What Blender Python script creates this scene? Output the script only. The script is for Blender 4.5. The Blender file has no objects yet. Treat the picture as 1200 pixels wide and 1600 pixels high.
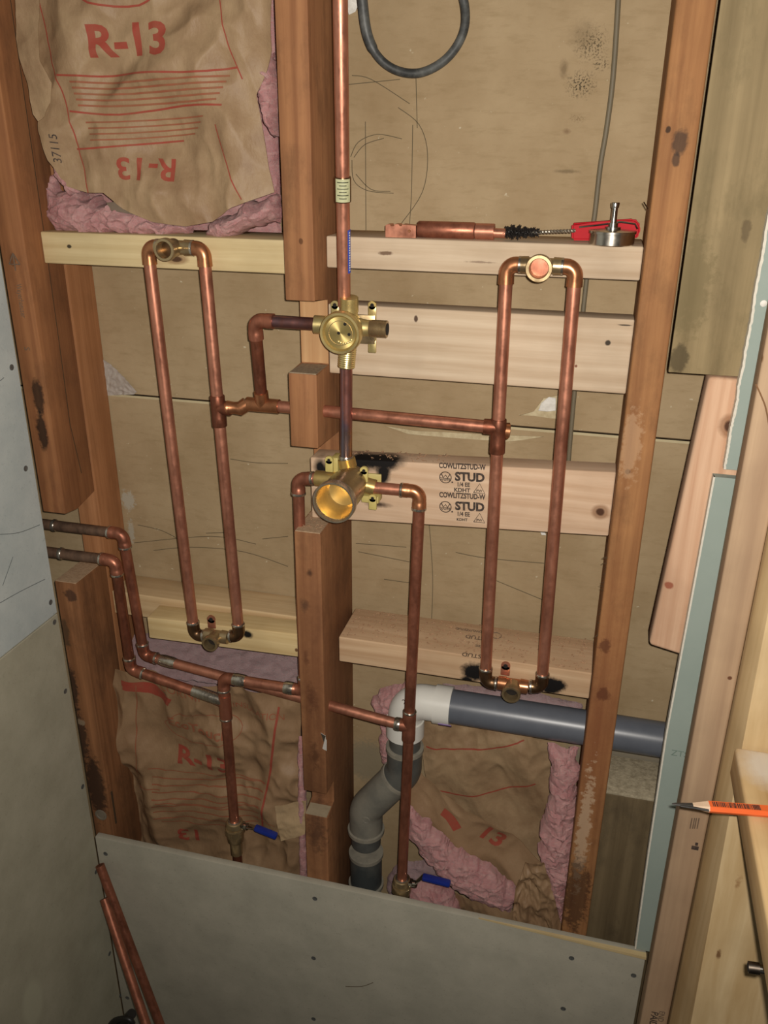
import bpy, bmesh, math, random
from mathutils import Vector, Matrix, noise
random.seed(4)
C = bpy.context.scene.collection
# ------------------------------------------------------------------ camera
f0 = 1338.1; YAW = .248627; PITCH = .40663; ROLL = .0081436
O = Vector((.36332, -1.00555, 0))
cy, sy = math.cos(YAW), math.sin(YAW)
_f = Vector((-sy, cy, 0)); _r = Vector((cy, sy, 0)); _u = Vector((0, 0, 1))
F = _f*math.cos(PITCH) - _u*math.sin(PITCH)
_u2 = _u*math.cos(PITCH) + _f*math.sin(PITCH)
R = _r*math.cos(ROLL) + _u2*math.sin(ROLL)
U = _u2*math.cos(ROLL) - _r*math.sin(ROLL)
cam = bpy.data.cameras.new('camera'); co = bpy.data.objects.new('camera', cam); C.objects.link(co)
cam.sensor_fit = 'VERTICAL'; cam.sensor_height = 24; cam.lens = f0/1600*24
cam.clip_start = .01; cam.clip_end = 50
co.matrix_world = Matrix(((R.x, U.x, -F.x, O.x), (R.y, U.y, -F.y, O.y), (R.z, U.z, -F.z, O.z), (0, 0, 0, 1)))
bpy.context.scene.camera = co
vs = bpy.context.scene.view_settings
vs.view_transform = 'Standard'; vs.look = 'None'; vs.gamma = 1; vs.use_curve_mapping = False
vs.exposure = 0.0
# dim room light
w = bpy.data.worlds.new('world'); bpy.context.scene.world = w; w.use_nodes = True
w.node_tree.nodes['Background'].inputs[0].default_value = (1, .93, .82, 1)
w.node_tree.nodes['Background'].inputs[1].default_value = .05
# the phone's flash beside the lens
fl = bpy.data.lights.new('phone_flash', 'SPOT'); fo = bpy.data.objects.new('phone_flash', fl); C.objects.link(fo)
fl.energy = 50; fl.color = (1, .935, .85); fl.shadow_soft_size = .006
fl.spot_size = math.radians(156); fl.spot_blend = 1.0
fo.location = O + R*.014 + U*.012
fd = (F + U*.23 + R*.08).normalized()
fo.rotation_euler = fd.to_track_quat('-Z', 'Y').to_euler()

def at(px, py, Y=None, X=None, Z=None):
    d = F + R*((px-600)/f0) - U*((py-800)/f0)
    t = (Y-O.y)/d.y if Y is not None else ((X-O.x)/d.x if X is not None else (Z-O.z)/d.z)
    return O + d*t
def V(*a): return Vector(a)
# ------------------------------------------------------------------ materials
def nt(name):
    m = bpy.data.materials.new(name); m.use_nodes = True
    t = m.node_tree; return m, t, t.nodes['Principled BSDF']
def N(t, typ, **k):
    n = t.nodes.new(typ)
    for a, b in k.items(): setattr(n, a, b)
    return n
def setin(n, **k):
    for a, b in k.items(): n.inputs[a.replace('_', ' ')].default_value = b
def lk(t, a, b): t.links.new(a, b)
def rgb(c): return (c[0], c[1], c[2], 1)
def srgb(r, g, b):
    return tuple(((c/255)/12.92 if c/255 <= .04045 else ((c/255+.055)/1.055)**2.4) for c in (r, g, b))
def mixc(t, fac, a, b, mode='MIX'):
    n = N(t, 'ShaderNodeMix', data_type='RGBA', blend_type=mode)
    for s, v in ((0, fac), (6, a), (7, b)):
        if hasattr(v, 'is_linked') or hasattr(v, 'links'): lk(t, v, n.inputs[s])
        else: n.inputs[s].default_value = v if s == 0 else rgb(v)
    return n.outputs[2]
def noi(t, scale, detail=4, vec=None, rough=.55, dist=0):
    n = N(t, 'ShaderNodeTexNoise'); setin(n, Scale=scale, Detail=detail, Roughness=rough, Distortion=dist)
    if vec is not None: lk(t, vec, n.inputs['Vector'])
    return n.outputs['Fac']
def ramp(t, v, a, b, c0=0., c1=1.):
    n = N(t, 'ShaderNodeMapRange', clamp=True); lk(t, v, n.inputs[0])
    for i, x in enumerate((a, b, c0, c1)): n.inputs[i+1].default_value = x
    return n.outputs[0]
def bump(t, p, h, s=.3, d=.002):
    n = N(t, 'ShaderNodeBump'); setin(n, Strength=s, Distance=d); lk(t, h, n.inputs['Height']); lk(t, n.outputs[0], p.inputs['Normal'])
def pos(t): return N(t, 'ShaderNodeNewGeometry').outputs['Position']
def mapping(t, v, sc, rot=(0, 0, 0), loc=(0, 0, 0)):
    n = N(t, 'ShaderNodeMapping'); lk(t, v, n.inputs[0]); setin(n, Scale=sc, Rotation=rot, Location=loc); return n.outputs[0]
def math_(t, op, a, b):
    n = N(t, 'ShaderNodeMath', operation=op)
    for i, v in enumerate((a, b)):
        if hasattr(v, 'links'): lk(t, v, n.inputs[i])
        else: n.inputs[i].default_value = v
    return n.outputs[0]
def spots(t, col, P, lst, nscale=90):
    """marks with a shape of their own: (centre, radii, colour, strength, raggedness)"""
    if not lst: return col
    nz = noi(t, nscale, 5, P, .7); spk = None
    for sp_ in lst:
        c, r, k, st, rag = sp_[:5]; lo_ = sp_[5] if len(sp_) > 5 else .65
        s = N(t, 'ShaderNodeVectorMath', operation='SUBTRACT'); lk(t, P, s.inputs[0]); s.inputs[1].default_value = c
        d = N(t, 'ShaderNodeVectorMath', operation='DIVIDE'); lk(t, s.outputs[0], d.inputs[0]); d.inputs[1].default_value = r
        l = N(t, 'ShaderNodeVectorMath', operation='LENGTH'); lk(t, d.outputs[0], l.inputs[0])
        a = math_(t, 'ADD', l.outputs['Value'], math_(t, 'MULTIPLY', math_(t, 'SUBTRACT', nz, .5), rag))
        mk = ramp(t, a, 1.0, lo_, 0, st)
        if len(sp_) > 6:
            spk = spk or ramp(t, noi(t, 420, 3, P, .6), .5, .58)
            mk = math_(t, 'MULTIPLY', mk, spk)
        col = mixc(t, mk, col, k)
    return col
def wood(name, c1, c2, axis='x', lst=(), rough=.75, sc=1., seed=0, dirt=0., dirtc=(60, 40, 28), tilt=0, knots=()):
    m, t, p = nt(name); P = pos(t)
    big, sm = 140*sc, 5*sc
    s = {'x': (sm, big, big), 'z': (big, big, sm), 'y': (big, sm, big)}[axis]
    vec = mapping(t, P, s, (0, tilt, 0), (seed*3.1, seed*1.7, seed*2.3))
    g = noi(t, 1, 5, vec, .6, .4)
    s2 = {'x': (3, 45, 45), 'z': (45, 45, 3), 'y': (45, 3, 45)}[axis]
    wv = N(t, 'ShaderNodeTexWave', wave_type='BANDS', bands_direction={'x': 'Z', 'z': 'X', 'y': 'X'}[axis])
    lk(t, mapping(t, P, tuple(a/9*sc for a in s2), (0, tilt, 0), (seed, seed, seed)), wv.inputs['Vector'])
    setin(wv, Scale=3.2, Distortion=11, Detail=3, Detail_Scale=.5)
    f = math_(t, 'ADD', math_(t, 'MULTIPLY', g, .82), math_(t, 'MULTIPLY', wv.outputs['Fac'], .18))
    col = mixc(t, ramp(t, f, .3, .75), srgb(*c1), srgb(*c2))
    col = mixc(t, ramp(t, noi(t, 9, 4, P), .45, .75, 0, .35), col, srgb(*[x*.8 for x in c2]))
    if dirt: col = mixc(t, ramp(t, noi(t, 22, 6, mapping(t, P, (1, 1, .5)), .7), .5, .68, 0, dirt), col, srgb(*dirtc))
    ks = []
    for kc, kr in knots:
        ks.append((kc, kr, srgb(120, 78, 45), .6, .3)); ks.append((kc, tuple(a*.5 for a in kr), srgb(60, 32, 18), .9, .5))
    col = spots(t, col, P, list(lst)+ks)
    lk(t, col, p.inputs['Base Color']); p.inputs['Roughness'].default_value = rough
    p.inputs['Specular IOR Level'].default_value = .25
    bump(t, p, f, .25, .0008)
    return m
def metal(name, c, rough=.3, c2=None, metallic=1., ns=60, am=.6, lst=()):
    m, t, p = nt(name); P = pos(t)
    c2 = c2 or tuple(x*.6 for x in c)
    col = mixc(t, ramp(t, noi(t, ns, 5, mapping(t, P, (1, 1, .35)), .65), .42, .7, 0, am), srgb(*c), srgb(*c2))
    col = spots(t, col, P, lst)
    lk(t, col, p.inputs['Base Color']); p.inputs['Metallic'].default_value = metallic
    lk(t, ramp(t, noi(t, ns*2, 3, P), .3, .7, rough*.75, rough*1.3), p.inputs['Roughness'])
    return m
def plain(name, c, rough=.6, c2=None, ns=30, am=.4, b=0, bs=200, spec=.5, lst=()):
    m, t, p = nt(name); P = pos(t)
    c2 = c2 or tuple(x*.8 for x in c)
    col = mixc(t, ramp(t, noi(t, ns, 6, P, .65), .4, .72, 0, am), srgb(*c), srgb(*c2))
    col = spots(t, col, P, lst)
    lk(t, col, p.inputs['Base Color']); p.inputs['Roughness'].default_value = rough
    p.inputs['Specular IOR Level'].default_value = spec
    if b: bump(t, p, noi(t, bs, 4, P), b, .002)
    return m
def W(px, py, Y=None, X=None, Z=None): return tuple(at(px, py, Y, X, Z))
BLK = srgb(18, 15, 14)
M = {}
M['copper'] = metal('copper', (202, 138, 112), .38, (140, 86, 66), .75, 40, .7)
M['copper_dull'] = metal('copper_dull', (170, 108, 84), .42, (112, 68, 52), .72, 55, .8)
M['copper_dark'] = metal('copper_dark', (138, 82, 60), .42, (82, 56, 44), .72, 60, .8)
M['copper_heat'] = metal('copper_heat', (160, 108, 96), .34, (110, 96, 110), .9, 25, .8)
M['copper_fit'] = metal('copper_fitting', (186, 126, 88), .32, (132, 88, 58), .8, 50, .6)
M['dirty'] = metal('dirty_pipe', (125, 98, 80), .5, (78, 62, 52), .6, 80, .9)
M['solder'] = metal('solder', (205, 198, 185), .25, (150, 130, 110), .95, 150, .7)
M['brass'] = metal('brass', (216, 196, 136), .34, (176, 150, 92), .8, 30, .5)
M['brass_gold'] = metal('brass_gold', (220, 190, 122), .32, (180, 146, 84), .8, 30, .5)
M['brass_old'] = metal('brass_old', (178, 156, 118), .33, (124, 98, 70), .8, 40, .6)
M['bronze'] = metal('bronze', (120, 92, 66), .35, (84, 62, 46), .9, 40, .6)
M['steel'] = metal('steel', (190, 188, 182), .2, (140, 138, 132), 1, 30, .4)
M['steel_dark'] = metal('steel_dark', (110, 100, 90), .35, (70, 62, 56), 1, 60, .5)
M['screw'] = metal('screw_grey', (120, 122, 120), .5, (70, 72, 72), .5, 300, .6)
M['hole'] = plain('dark_hole', (22, 16, 12), .9)
M['bracket'] = plain('yellow_bracket', (196, 180, 110), .45, (160, 140, 80))
M['pvc_grey'] = plain('grey_plastic', (72, 82, 96), .3, (92, 98, 106), 14, .6, .03, 60, lst=[])
M['abs'] = plain('dusty_black_plastic', (62, 66, 66), .42, (112, 110, 102), 12, .7, .05, 60)
M['abs_dusty'] = plain('dusty_plastic', (128, 124, 112), .6, (92, 92, 86), 20, .8, .08, 80)
M['abs_rim'] = plain('dusty_rim', (140, 134, 120), .6, (100, 98, 90), 40, .8)
M['pvc_white'] = plain('white_plastic', (218, 216, 208), .35, (190, 186, 178), 10, .4)
M['primer'] = plain('purple_primer', (120, 90, 150), .5)
M['red'] = plain('red_plastic', (176, 18, 30), .6, (150, 14, 24), spec=.2)
M['blue'] = plain('blue_vinyl', (24, 44, 130), .3, (14, 28, 90))
M['blue_label'] = plain('blue_label', (50, 80, 190), .4)
M['pale_label'] = plain('pale_label', (190, 190, 150), .5, (150, 150, 110), 300)
M['label_dark'] = plain('label_dark', (70, 72, 50), .5)
M['black'] = plain('black_rubber', (24, 23, 22), .45)
M['cable_black'] = plain('black_cable', (48, 50, 50), .5, (120, 122, 118), 26, .8)
M['cable_grey'] = plain('grey_cable', (110, 100, 80), .6)
M['white'] = plain('white_gypsum', (225, 222, 215), .8, (180, 176, 165), 90, .6, .5, 150)
M['plastic_film'] = plain('white_film', (190, 184, 178), .3, (150, 140, 128), 70, .6, .6, 90)
M['ink'] = plain('ink', (46, 38, 34), .8, (110, 90, 76), 200, .6)
M['ink_soft'] = plain('ink_soft', (96, 78, 62), .8, (130, 110, 92), 200, .6)
M['redink'] = plain('red_ink', (150, 62, 46), .8, (138, 84, 60), 60, .6)
M['redink_soft'] = plain('red_ink_soft', (146, 84, 58), .8, (134, 96, 66), 60, .8)
M['blackbristle'] = plain('wire_bristle', (38, 34, 32), .4)
M['pencil_orange'] = plain('orange_paint', (240, 108, 50), .4, (225, 90, 40))
M['pencil_wood'] = plain('pencil_wood', (225, 195, 165), .7)
M['graphite'] = metal('graphite', (70, 68, 66), .4, None, .4)
M['line'] = plain('pencil_mark', (96, 84, 62), .9)
M['groove'] = plain('groove', (70, 52, 30), .9)
M['shaving'] = plain('wood_shaving', (176, 140, 108), .8, (112, 80, 58), 120, .9)
# ------------------------------------------------------------------ mesh helpers
def link(name, bm, mat, parent=None, keep=False):
    bmesh.ops.recalc_face_normals(bm, faces=bm.faces[:])
    for f in bm.faces: f.smooth = True
    for e in bm.edges:
        if len(e.link_faces) == 2 and e.calc_face_angle(0) > .6: e.smooth = False
    xs = [v.co.x for v in bm.verts]; ys = [v.co.y for v in bm.verts]; zs = [v.co.z for v in bm.verts]
    c = Vector(((min(xs)+max(xs))/2, (min(ys)+max(ys))/2, min(zs)))
    for v in bm.verts: v.co -= c
    me = bpy.data.meshes.new(name); bm.to_mesh(me); bm.free()
    mats = mat if isinstance(mat, (list, tuple)) else [mat]
    for x in mats: me.materials.append(M[x] if isinstance(x, str) else x)
    o = bpy.data.objects.new(name, me); C.objects.link(o)
    if parent is not None:
        o.parent = parent; o.location = c - wloc(parent)
    else: o.location = c
    return o
def wloc(o):
    l = Vector(o.location)
    while o.parent: o = o.parent; l += o.location
    return l
def tag(o, label, cat, group=None, kind=None):
    o['label'] = label; o['category'] = cat
    if group: o['group'] = group
    if kind: o['kind'] = kind
    return o
def thing(name, label, cat, loc, group=None):
    o = bpy.data.objects.new(name, None); C.objects.link(o); o.location = loc; o.empty_display_size = .02
    return tag(o, label, cat, group)
def B(): return bmesh.new()
def box(bm, lo, hi, bev=0, seg=2):
    r = bmesh.ops.create_cube(bm, size=1)
    vs_ = r['verts']
    for v in vs_: v.co = Vector([(lo[i]+hi[i])/2+v.co[i]*(hi[i]-lo[i]) for i in range(3)])
    if bev:
        es = list({e for v in vs_ for e in v.link_edges})
        bmesh.ops.bevel(bm, geom=es, offset=bev, segments=seg, affect='EDGES', profile=.5)
    return bm
def obox(bm, c, ax, ay, az, hx, hy, hz, bev=0):
    """oriented box, half sizes"""
    r = bmesh.ops.create_cube(bm, size=2)
    ax, ay, az = [Vector(a).normalized() for a in (ax, ay, az)]; c = Vector(c)
    for v in r['verts']: v.co = c + ax*(v.co.x*hx) + ay*(v.co.y*hy) + az*(v.co.z*hz)
    if bev:
        es = list({e for v in r['verts'] for e in v.link_edges})
        bmesh.ops.bevel(bm, geom=es, offset=bev, segments=2, affect='EDGES', profile=.5)
    return bm
def hexa(bm, lo4, hi4, bev=0, seg=2):
    """solid from two quads (lists of 4 vectors)"""
    a = [bm.verts.new(v) for v in lo4]; b = [bm.verts.new(v) for v in hi4]
    fs = [bm.faces.new(a), bm.faces.new(b[::-1])]
    for i in range(4): fs.append(bm.faces.new([a[i], b[i], b[(i+1) % 4], a[(i+1) % 4]]))
    if bev:
        es = list({e for f in fs for e in f.edges})
        bmesh.ops.bevel(bm, geom=es, offset=bev, segments=seg, affect='EDGES', profile=.5)
    return bm
def prism_yz(bm, poly, x0, x1, bev=0):
    a = [bm.verts.new((x0, y, z)) for y, z in poly]; b = [bm.verts.new((x1, y, z)) for y, z in poly]
    n = len(poly); fs = [bm.faces.new(a), bm.faces.new(b[::-1])]
    for i in range(n): fs.append(bm.faces.new([a[i], b[i], b[(i+1) % n], a[(i+1) % n]]))
    if bev:
        es = list({e for f in fs for e in f.edges})
        bmesh.ops.bevel(bm, geom=es, offset=bev, segments=2, affect='EDGES', profile=.5)
    return bm
def frame(d, up=None):
    d = d.normalized(); up = up or (Vector((0, 0, 1)) if abs(d.z) < .9 else Vector((0, 1, 0)))
    a = d.cross(up).normalized(); return a, d.cross(a).normalized()
def tube(bm, pts, r, seg=20, caps=True):
    pts = [Vector(p) for p in pts]; n = len(pts); rs = r if isinstance(r, (list, tuple)) else [r]*n
    d = (pts[1]-pts[0]).normalized(); a, b = frame(d); rings = []
    for i, p in enumerate(pts):
        dd = (pts[min(i+1, n-1)]-pts[max(i-1, 0)]).normalized()
        a = (a - dd*a.dot(dd)).normalized(); b = dd.cross(a)
        rings.append([bm.verts.new(p+(a*math.cos(2*math.pi*k/seg)+b*math.sin(2*math.pi*k/seg))*rs[i]) for k in range(seg)])
    for i in range(n-1):
        for k in range(seg):
            bm.faces.new([rings[i][k], rings[i][(k+1) % seg], rings[i+1][(k+1) % seg], rings[i+1][k]])
    if caps: bm.faces.new(rings[0][::-1]); bm.faces.new(rings[-1])
    return bm
def lathe(bm, prof, o, d, seg=40, mi=0, closed=False, cap0=True, cap1=True):
    """prof: (distance along d, radius)"""
    o = Vector(o); d = Vector(d).normalized(); a, b = frame(d); rings = []
    for s, r in prof:
        r = max(r, 1e-5)
        rings.append([bm.verts.new(o+d*s+(a*math.cos(2*math.pi*k/seg)+b*math.sin(2*math.pi*k/seg))*r) for k in range(seg)])
    for i in range(len(rings)-1):
        for k in range(seg):
            f = bm.faces.new([rings[i][k], rings[i][(k+1) % seg], rings[i+1][(k+1) % seg], rings[i+1][k]]); f.material_index = mi
    if closed:
        for k in range(seg): bm.faces.new([rings[-1][k], rings[-1][(k+1) % seg], rings[0][(k+1) % seg], rings[0][k]])
    else:
        if cap0: bm.faces.new(rings[0][::-1])
        if cap1: bm.faces.new(rings[-1])
    return bm
def hollow(bm, o, d, L, ro, ri, depth=None, seg=28):
    depth = depth or L*.6
    return lathe(bm, [(0, ro), (L, ro), (L, ri), (L-depth, ri), (L-depth, .0001), (0, .0001)][0:5], o, d, seg)
def threaded(bm, o, d, L, r, n=9, t=.00035, seg=28):
    n = int(n*1.5)
    prof = []
    for i in range(n):
        a = i*L/n; prof += [(a, r-t), (a+L/n*.5, r+t*.3)]
    prof.append((L, r-t)); return lathe(bm, prof, o, d, seg)
PR = .00795; ER = .0096
def arc(a, c, b, rb, n=8):
    """fillet at corner c between a and b: returns points"""
    u = (a-c).normalized(); v = (b-c).normalized(); ang = u.angle(v); t = rb/math.tan(ang/2)
    p0, p1 = c+u*t, c+v*t; bis = (u+v).normalized(); cen = c+bis*(rb/math.sin(ang/2)); out = []
    q0 = p0-cen; q1 = p1-cen
    for i in range(n+1):
        s = i/n; th = q0.angle(q1); out.append(cen+(q0*math.sin((1-s)*th)+q1*math.sin(s*th))/math.sin(th))
    return out, t
def ring(o, d, r, wdt=.0022, name='solder_joint', parent=None, mat='solder'):
    bm = B(); lathe(bm, [(-wdt, r*.97), (-wdt*.5, r+.0007), (wdt*.5, r+.0007), (wdt, r*.97)], o, d, 24); return link(name, bm, mat, parent)
def plumb(parent, pts, mats='copper', emat='copper_fit', solder=False, soc=.015, rb=.011, pr=PR, er=ER, elbows=True):
    """straight copper pipes joined with elbow fittings at the corners"""
    pts = [Vector(p) for p in pts]; n = len(pts)
    if not isinstance(mats, (list, tuple)): mats = [mats]*(n-1)
    for i in range(n-1):
        bm = B(); a, b = pts[i].copy(), pts[i+1].copy(); d = (b-a).normalized()
        if i > 0: a += d*(rb*.9)
        if i < n-2: b -= d*(rb*.9)
        k = max(2, int((b-a).length/.05)); tube(bm, [a.lerp(b, j/k) for j in range(k+1)], pr, 24); link('pipe', bm, mats[i], parent)
    for i in range(1, n-1):
        A, t = arc(pts[i-1], pts[i], pts[i+1], rb)
        u = (pts[i-1]-pts[i]).normalized(); v = (pts[i+1]-pts[i]).normalized()
        P = [pts[i]+u*(t+soc)]+[pts[i]+u*(t+soc*.35)]+[pts[i]+u*(t+soc*.3)]+A+[pts[i]+v*(t+soc*.3)]+[pts[i]+v*(t+soc*.35)]+[pts[i]+v*(t+soc)]
        rr = [er, er, er*.96]+[er*.96]*len(A)+[er*.96, er, er]
        bm = B(); tube(bm, P, rr, 24); e = link('elbow', bm, emat, parent)
        if solder:
            ring(pts[i]+u*(t+soc), u, er*.98, parent=e); ring(pts[i]+v*(t+soc), v, er*.98, parent=e)
def coons(top, bot, left, right, nu, nv):
    def res(pl, s):
        pl = [Vector((p[0], p[1], 0)) for p in pl]; L = [0]
        for i in range(len(pl)-1): L.append(L[-1]+(pl[i+1]-pl[i]).length)
        x = s*L[-1]
        for i in range(len(pl)-1):
            if x <= L[i+1]+1e-9: return pl[i].lerp(pl[i+1], (x-L[i])/max(1e-9, L[i+1]-L[i]))
        return pl[-1]
    g = []
    for j in range(nv+1):
        v = j/nv; row = []
        for i in range(nu+1):
            u = i/nu
            p = res(top, u)*(1-v)+res(bot, u)*v+res(left, v)*(1-u)+res(right, v)*u
            p -= res(top, 0)*(1-u)*(1-v)+res(top, 1)*u*(1-v)+res(bot, 0)*(1-u)*v+res(bot, 1)*u*v
            row.append((p.x, p.y))
        g.append(row)
    return g
def grid_faces(bm, vv, flip=False):
    for j in range(len(vv)-1):
        for i in range(len(vv[0])-1):
            q = [vv[j][i], vv[j][i+1], vv[j+1][i+1], vv[j+1][i]]; bm.faces.new(q[::-1] if flip else q)
def fold(sc, amp, sx, sz, seed):
    def h(X, Z):
        p = Vector((X*sx+seed, Z*sz+seed*2, seed)); q = p + Vector((noise.noise(p*.5), noise.noise(p*.5+Vector((9, 3, 1))), 0))*.6
        r = 0; a = 1.
        for k in range(4):
            n_ = noise.noise(q*sc*(1.75**k)+Vector((k*5., k*1.3, 0)))
            r += a*((.5-math.sqrt(n_*n_+.0012))*1.1 if k != 1 else n_*.9); a *= .50
        return -amp*r
    return h
def sheet(name, outline, Y, h, mat, parent=None, nu=120, nv=120, thick=.0012, edge=0):
    g = coons(*outline, nu, nv); bm = B(); F_, K_ = [], []
    for j, row in enumerate(g):
        fr, bk = [], []
        for i, (x, y) in enumerate(row):
            yy = Y(i/nu, j/nv) if callable(Y) else Y
            p = at(x, y, Y=yy); d = h(p.x, p.z); q = p+Vector((0, d, 0))
            fr.append(bm.verts.new(q)); bk.append(bm.verts.new(q+Vector((0, thick, 0))))
        F_.append(fr); K_.append(bk)
    grid_faces(bm, F_); grid_faces(bm, K_, True)
    def side(a, b):
        for i in range(len(a)-1): bm.faces.new([a[i], a[i+1], b[i+1], b[i]])
    side(F_[0], K_[0]); side(K_[-1], F_[-1]); side([r[0] for r in K_], [r[0] for r in F_]); side([r[-1] for r in F_], [r[-1] for r in K_])
    return link(name, bm, mat, parent)
def pillow(name, outline, Y, thick, mat, amp=.006, sc=45, parent=None, nu=70, nv=50, seed=1., back=None):
    g = coons(*outline, nu, nv); bm = B(); F_, K_ = [], []
    for j, row in enumerate(g):
        fr, bk = [], []
        for i, (x, y) in enumerate(row):
            u, v = i/nu, j/nv; e = min(1, (math.sin(math.pi*u)*math.sin(math.pi*v))**.35) if 0 < u < 1 and 0 < v < 1 else 0
            yy = Y(u, v) if callable(Y) else Y
            p = at(x, y, Y=yy)
            q = p*sc*.55; nz = noise.fractal(q+Vector((seed, 0, 0)), .8, 2.2, 5)
            nf = noise.noise(Vector((p.x*110+p.z*60, p.z*230-p.x*90, seed)))*.35+noise.noise(Vector((p.x*60, p.z*170, seed+4)))*.45+noise.noise(q*5)*.35
            off = Vector((noise.noise(q*2.4)*amp*.8+noise.noise(q*9)*amp*.25, 0, noise.noise(q*2.4+Vector((7, 7, 7)))*amp*.8+noise.noise(q*8)*amp*.25))
            fr.append(bm.verts.new(p+off+Vector((0, -e*(thick+amp*(nz*.6+nf*.7)), 0))))
            bk.append(bm.verts.new(p+off+Vector((0, .002, 0))) if e else fr[-1])
        F_.append(fr); K_.append(bk)
    grid_faces(bm, F_)
    for j in range(nv):
        for i in range(nu):
            q = [K_[j][i], K_[j][i+1], K_[j+1][i+1], K_[j+1][i]]
            if len(set(q)) > 2 and not all(k in (F_[j][i], F_[j][i+1], F_[j+1][i+1], F_[j+1][i]) for k in q): bm.faces.new(list(dict.fromkeys(q))[::-1])
    return link(name, bm, mat, parent)
def text(s, c, size, ex, ey, mat, parent=None, h=None, bold=.0, name='printed_lettering', align='CENTER', wide=1., thick=.00015):
    """real lettering on a surface: c centre, ex / ey writing directions"""
    cu = bpy.data.curves.new('t', 'FONT'); cu.body = s; cu.size = 1.; cu.align_x = align; cu.align_y = 'CENTER'; cu.offset = bold; cu.resolution_u = 3
    o = bpy.data.objects.new('t', cu); C.objects.link(o)
    bpy.context.view_layer.update()
    me = bpy.data.meshes.new_from_object(o.evaluated_get(bpy.context.evaluated_depsgraph_get()))
    bpy.data.objects.remove(o); bm = B(); bm.from_mesh(me)
    if h:
        bmesh.ops.triangulate(bm, faces=bm.faces[:])
        for _ in range(4):
            es = [e for e in bm.edges if e.calc_length() > .04]
            if es: bmesh.ops.subdivide_edges(bm, edges=es, cuts=1)
            bmesh.ops.triangulate(bm, faces=bm.faces[:])
    ex = Vector(ex).normalized(); ey = Vector(ey).normalized(); nn = ex.cross(ey); c = Vector(c)
    for v in bm.verts:
        p = c + ex*(v.co.x*size*wide) + ey*(v.co.y*size) + nn*.0004
        if h: p.y = c.y + h(p.x, p.z) - .0020
        v.co = p
    r = bmesh.ops.extrude_face_region(bm, geom=bm.faces[:])
    for v in [g for g in r['geom'] if isinstance(g, bmesh.types.BMVert)]: v.co -= nn*thick
    return link(name, bm, mat, parent)
EX, EZ = V(1, 0, 0), V(0, 0, 1)
def ribbon(pts, wdt, mat, parent, h=None, name='printed_line', Y=None, n=(0, -1, 0), lift=.0006):
    """flat printed or drawn line lying on a surface"""
    bm = B(); nn = Vector(n); P = []
    pp = [Vector(p) for p in pts]
    for i in range(len(pp)-1):
        k = max(1, int((pp[i+1]-pp[i]).length/.004))
        P += [pp[i].lerp(pp[i+1], j/k) for j in range(k)]
    P.append(pp[-1]); L, Rr = [], []
    for i, p in enumerate(P):
        d = (P[min(i+1, len(P)-1)]-P[max(i-1, 0)]).normalized(); s = d.cross(nn).normalized()*wdt/2
        for lst, q in ((L, p+s), (Rr, p-s)):
            if h: q = Vector((q.x, p.y+h(q.x, q.z)-.0017, q.z))
            else: q = q+nn*lift
            lst.append(q)
    l1 = [bm.verts.new(q) for q in L]; r1 = [bm.verts.new(q) for q in Rr]
    l2 = [bm.verts.new(q-nn*.0004) for q in L]; r2 = [bm.verts.new(q-nn*.0004) for q in Rr]
    for i in range(len(P)-1):
        bm.faces.new([l1[i], l1[i+1], r1[i+1], r1[i]]); bm.faces.new([l2[i], r2[i], r2[i+1], l2[i+1]])
        bm.faces.new([l1[i], l2[i], l2[i+1], l1[i+1]]); bm.faces.new([r1[i], r1[i+1], r2[i+1], r2[i]])
    bm.faces.new([l1[0], r1[0], r2[0], l2[0]]); bm.faces.new([l1[-1], l2[-1], r2[-1], r1[-1]])
    return link(name, bm, mat, parent)
def smooth(pts, n=6):
    pts = [Vector(p) for p in pts]; out = []
    for i in range(len(pts)-1):
        p0, p1, p2, p3 = pts[max(i-1, 0)], pts[i], pts[i+1], pts[min(i+2, len(pts)-1)]
        for k in range(n):
            t = k/n; out.append(.5*((2*p1)+(p2-p0)*t+(2*p0-5*p1+4*p2-p3)*t*t+(3*p1-p0-3*p2+p3)*t**3))
    out.append(pts[-1]); return out
def pxs(lst, Y): return [at(x, y, Y=Y) for x, y in lst]
# ------------------------------------------------------------------ setting: back wall, floor
D = .15
wsp = [(W(925, 70, D), (.022, .05, .022), srgb(60, 52, 38), .8, 1.6, .3, 1), (W(908, 132, D), (.020, .05, .018), srgb(50, 44, 32), .9, 1.4, .3, 1),
       (W(940, 100, D), (.012, .05, .010), srgb(70, 60, 44), .8, 1.4, .3, 1), (W(881, 108, D), (.006, .05, .012), srgb(90, 72, 50), .5, 1.2, .3), (W(912, 55, D), (.02, .05, .02), srgb(110, 92, 66), .4, 1.5, .2),
       (W(886, 268, D), (.020, .05, .003), srgb(84, 70, 50), .5, 1.2, .3), (W(902, 185, D), (.012, .05, .006), srgb(96, 74, 50), .5, 1.2, .3, 1), (W(885, 205, D), (.006, .05, .004), srgb(96, 66, 44), .5, 1.2, .3),
       (W(200, 782, D), (.014, .05, .02), srgb(170, 165, 150), .8, 2.4), (W(205, 830, D), (.006, .05, .025), srgb(170, 165, 150), .7, 2.6),
       (W(575, 1190, D), (.05, .05, .05), srgb(128, 120, 100), .7, 1.2), (W(990, 1195, D), (.12, .05, .05), srgb(120, 116, 104), .8, .8)]
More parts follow.
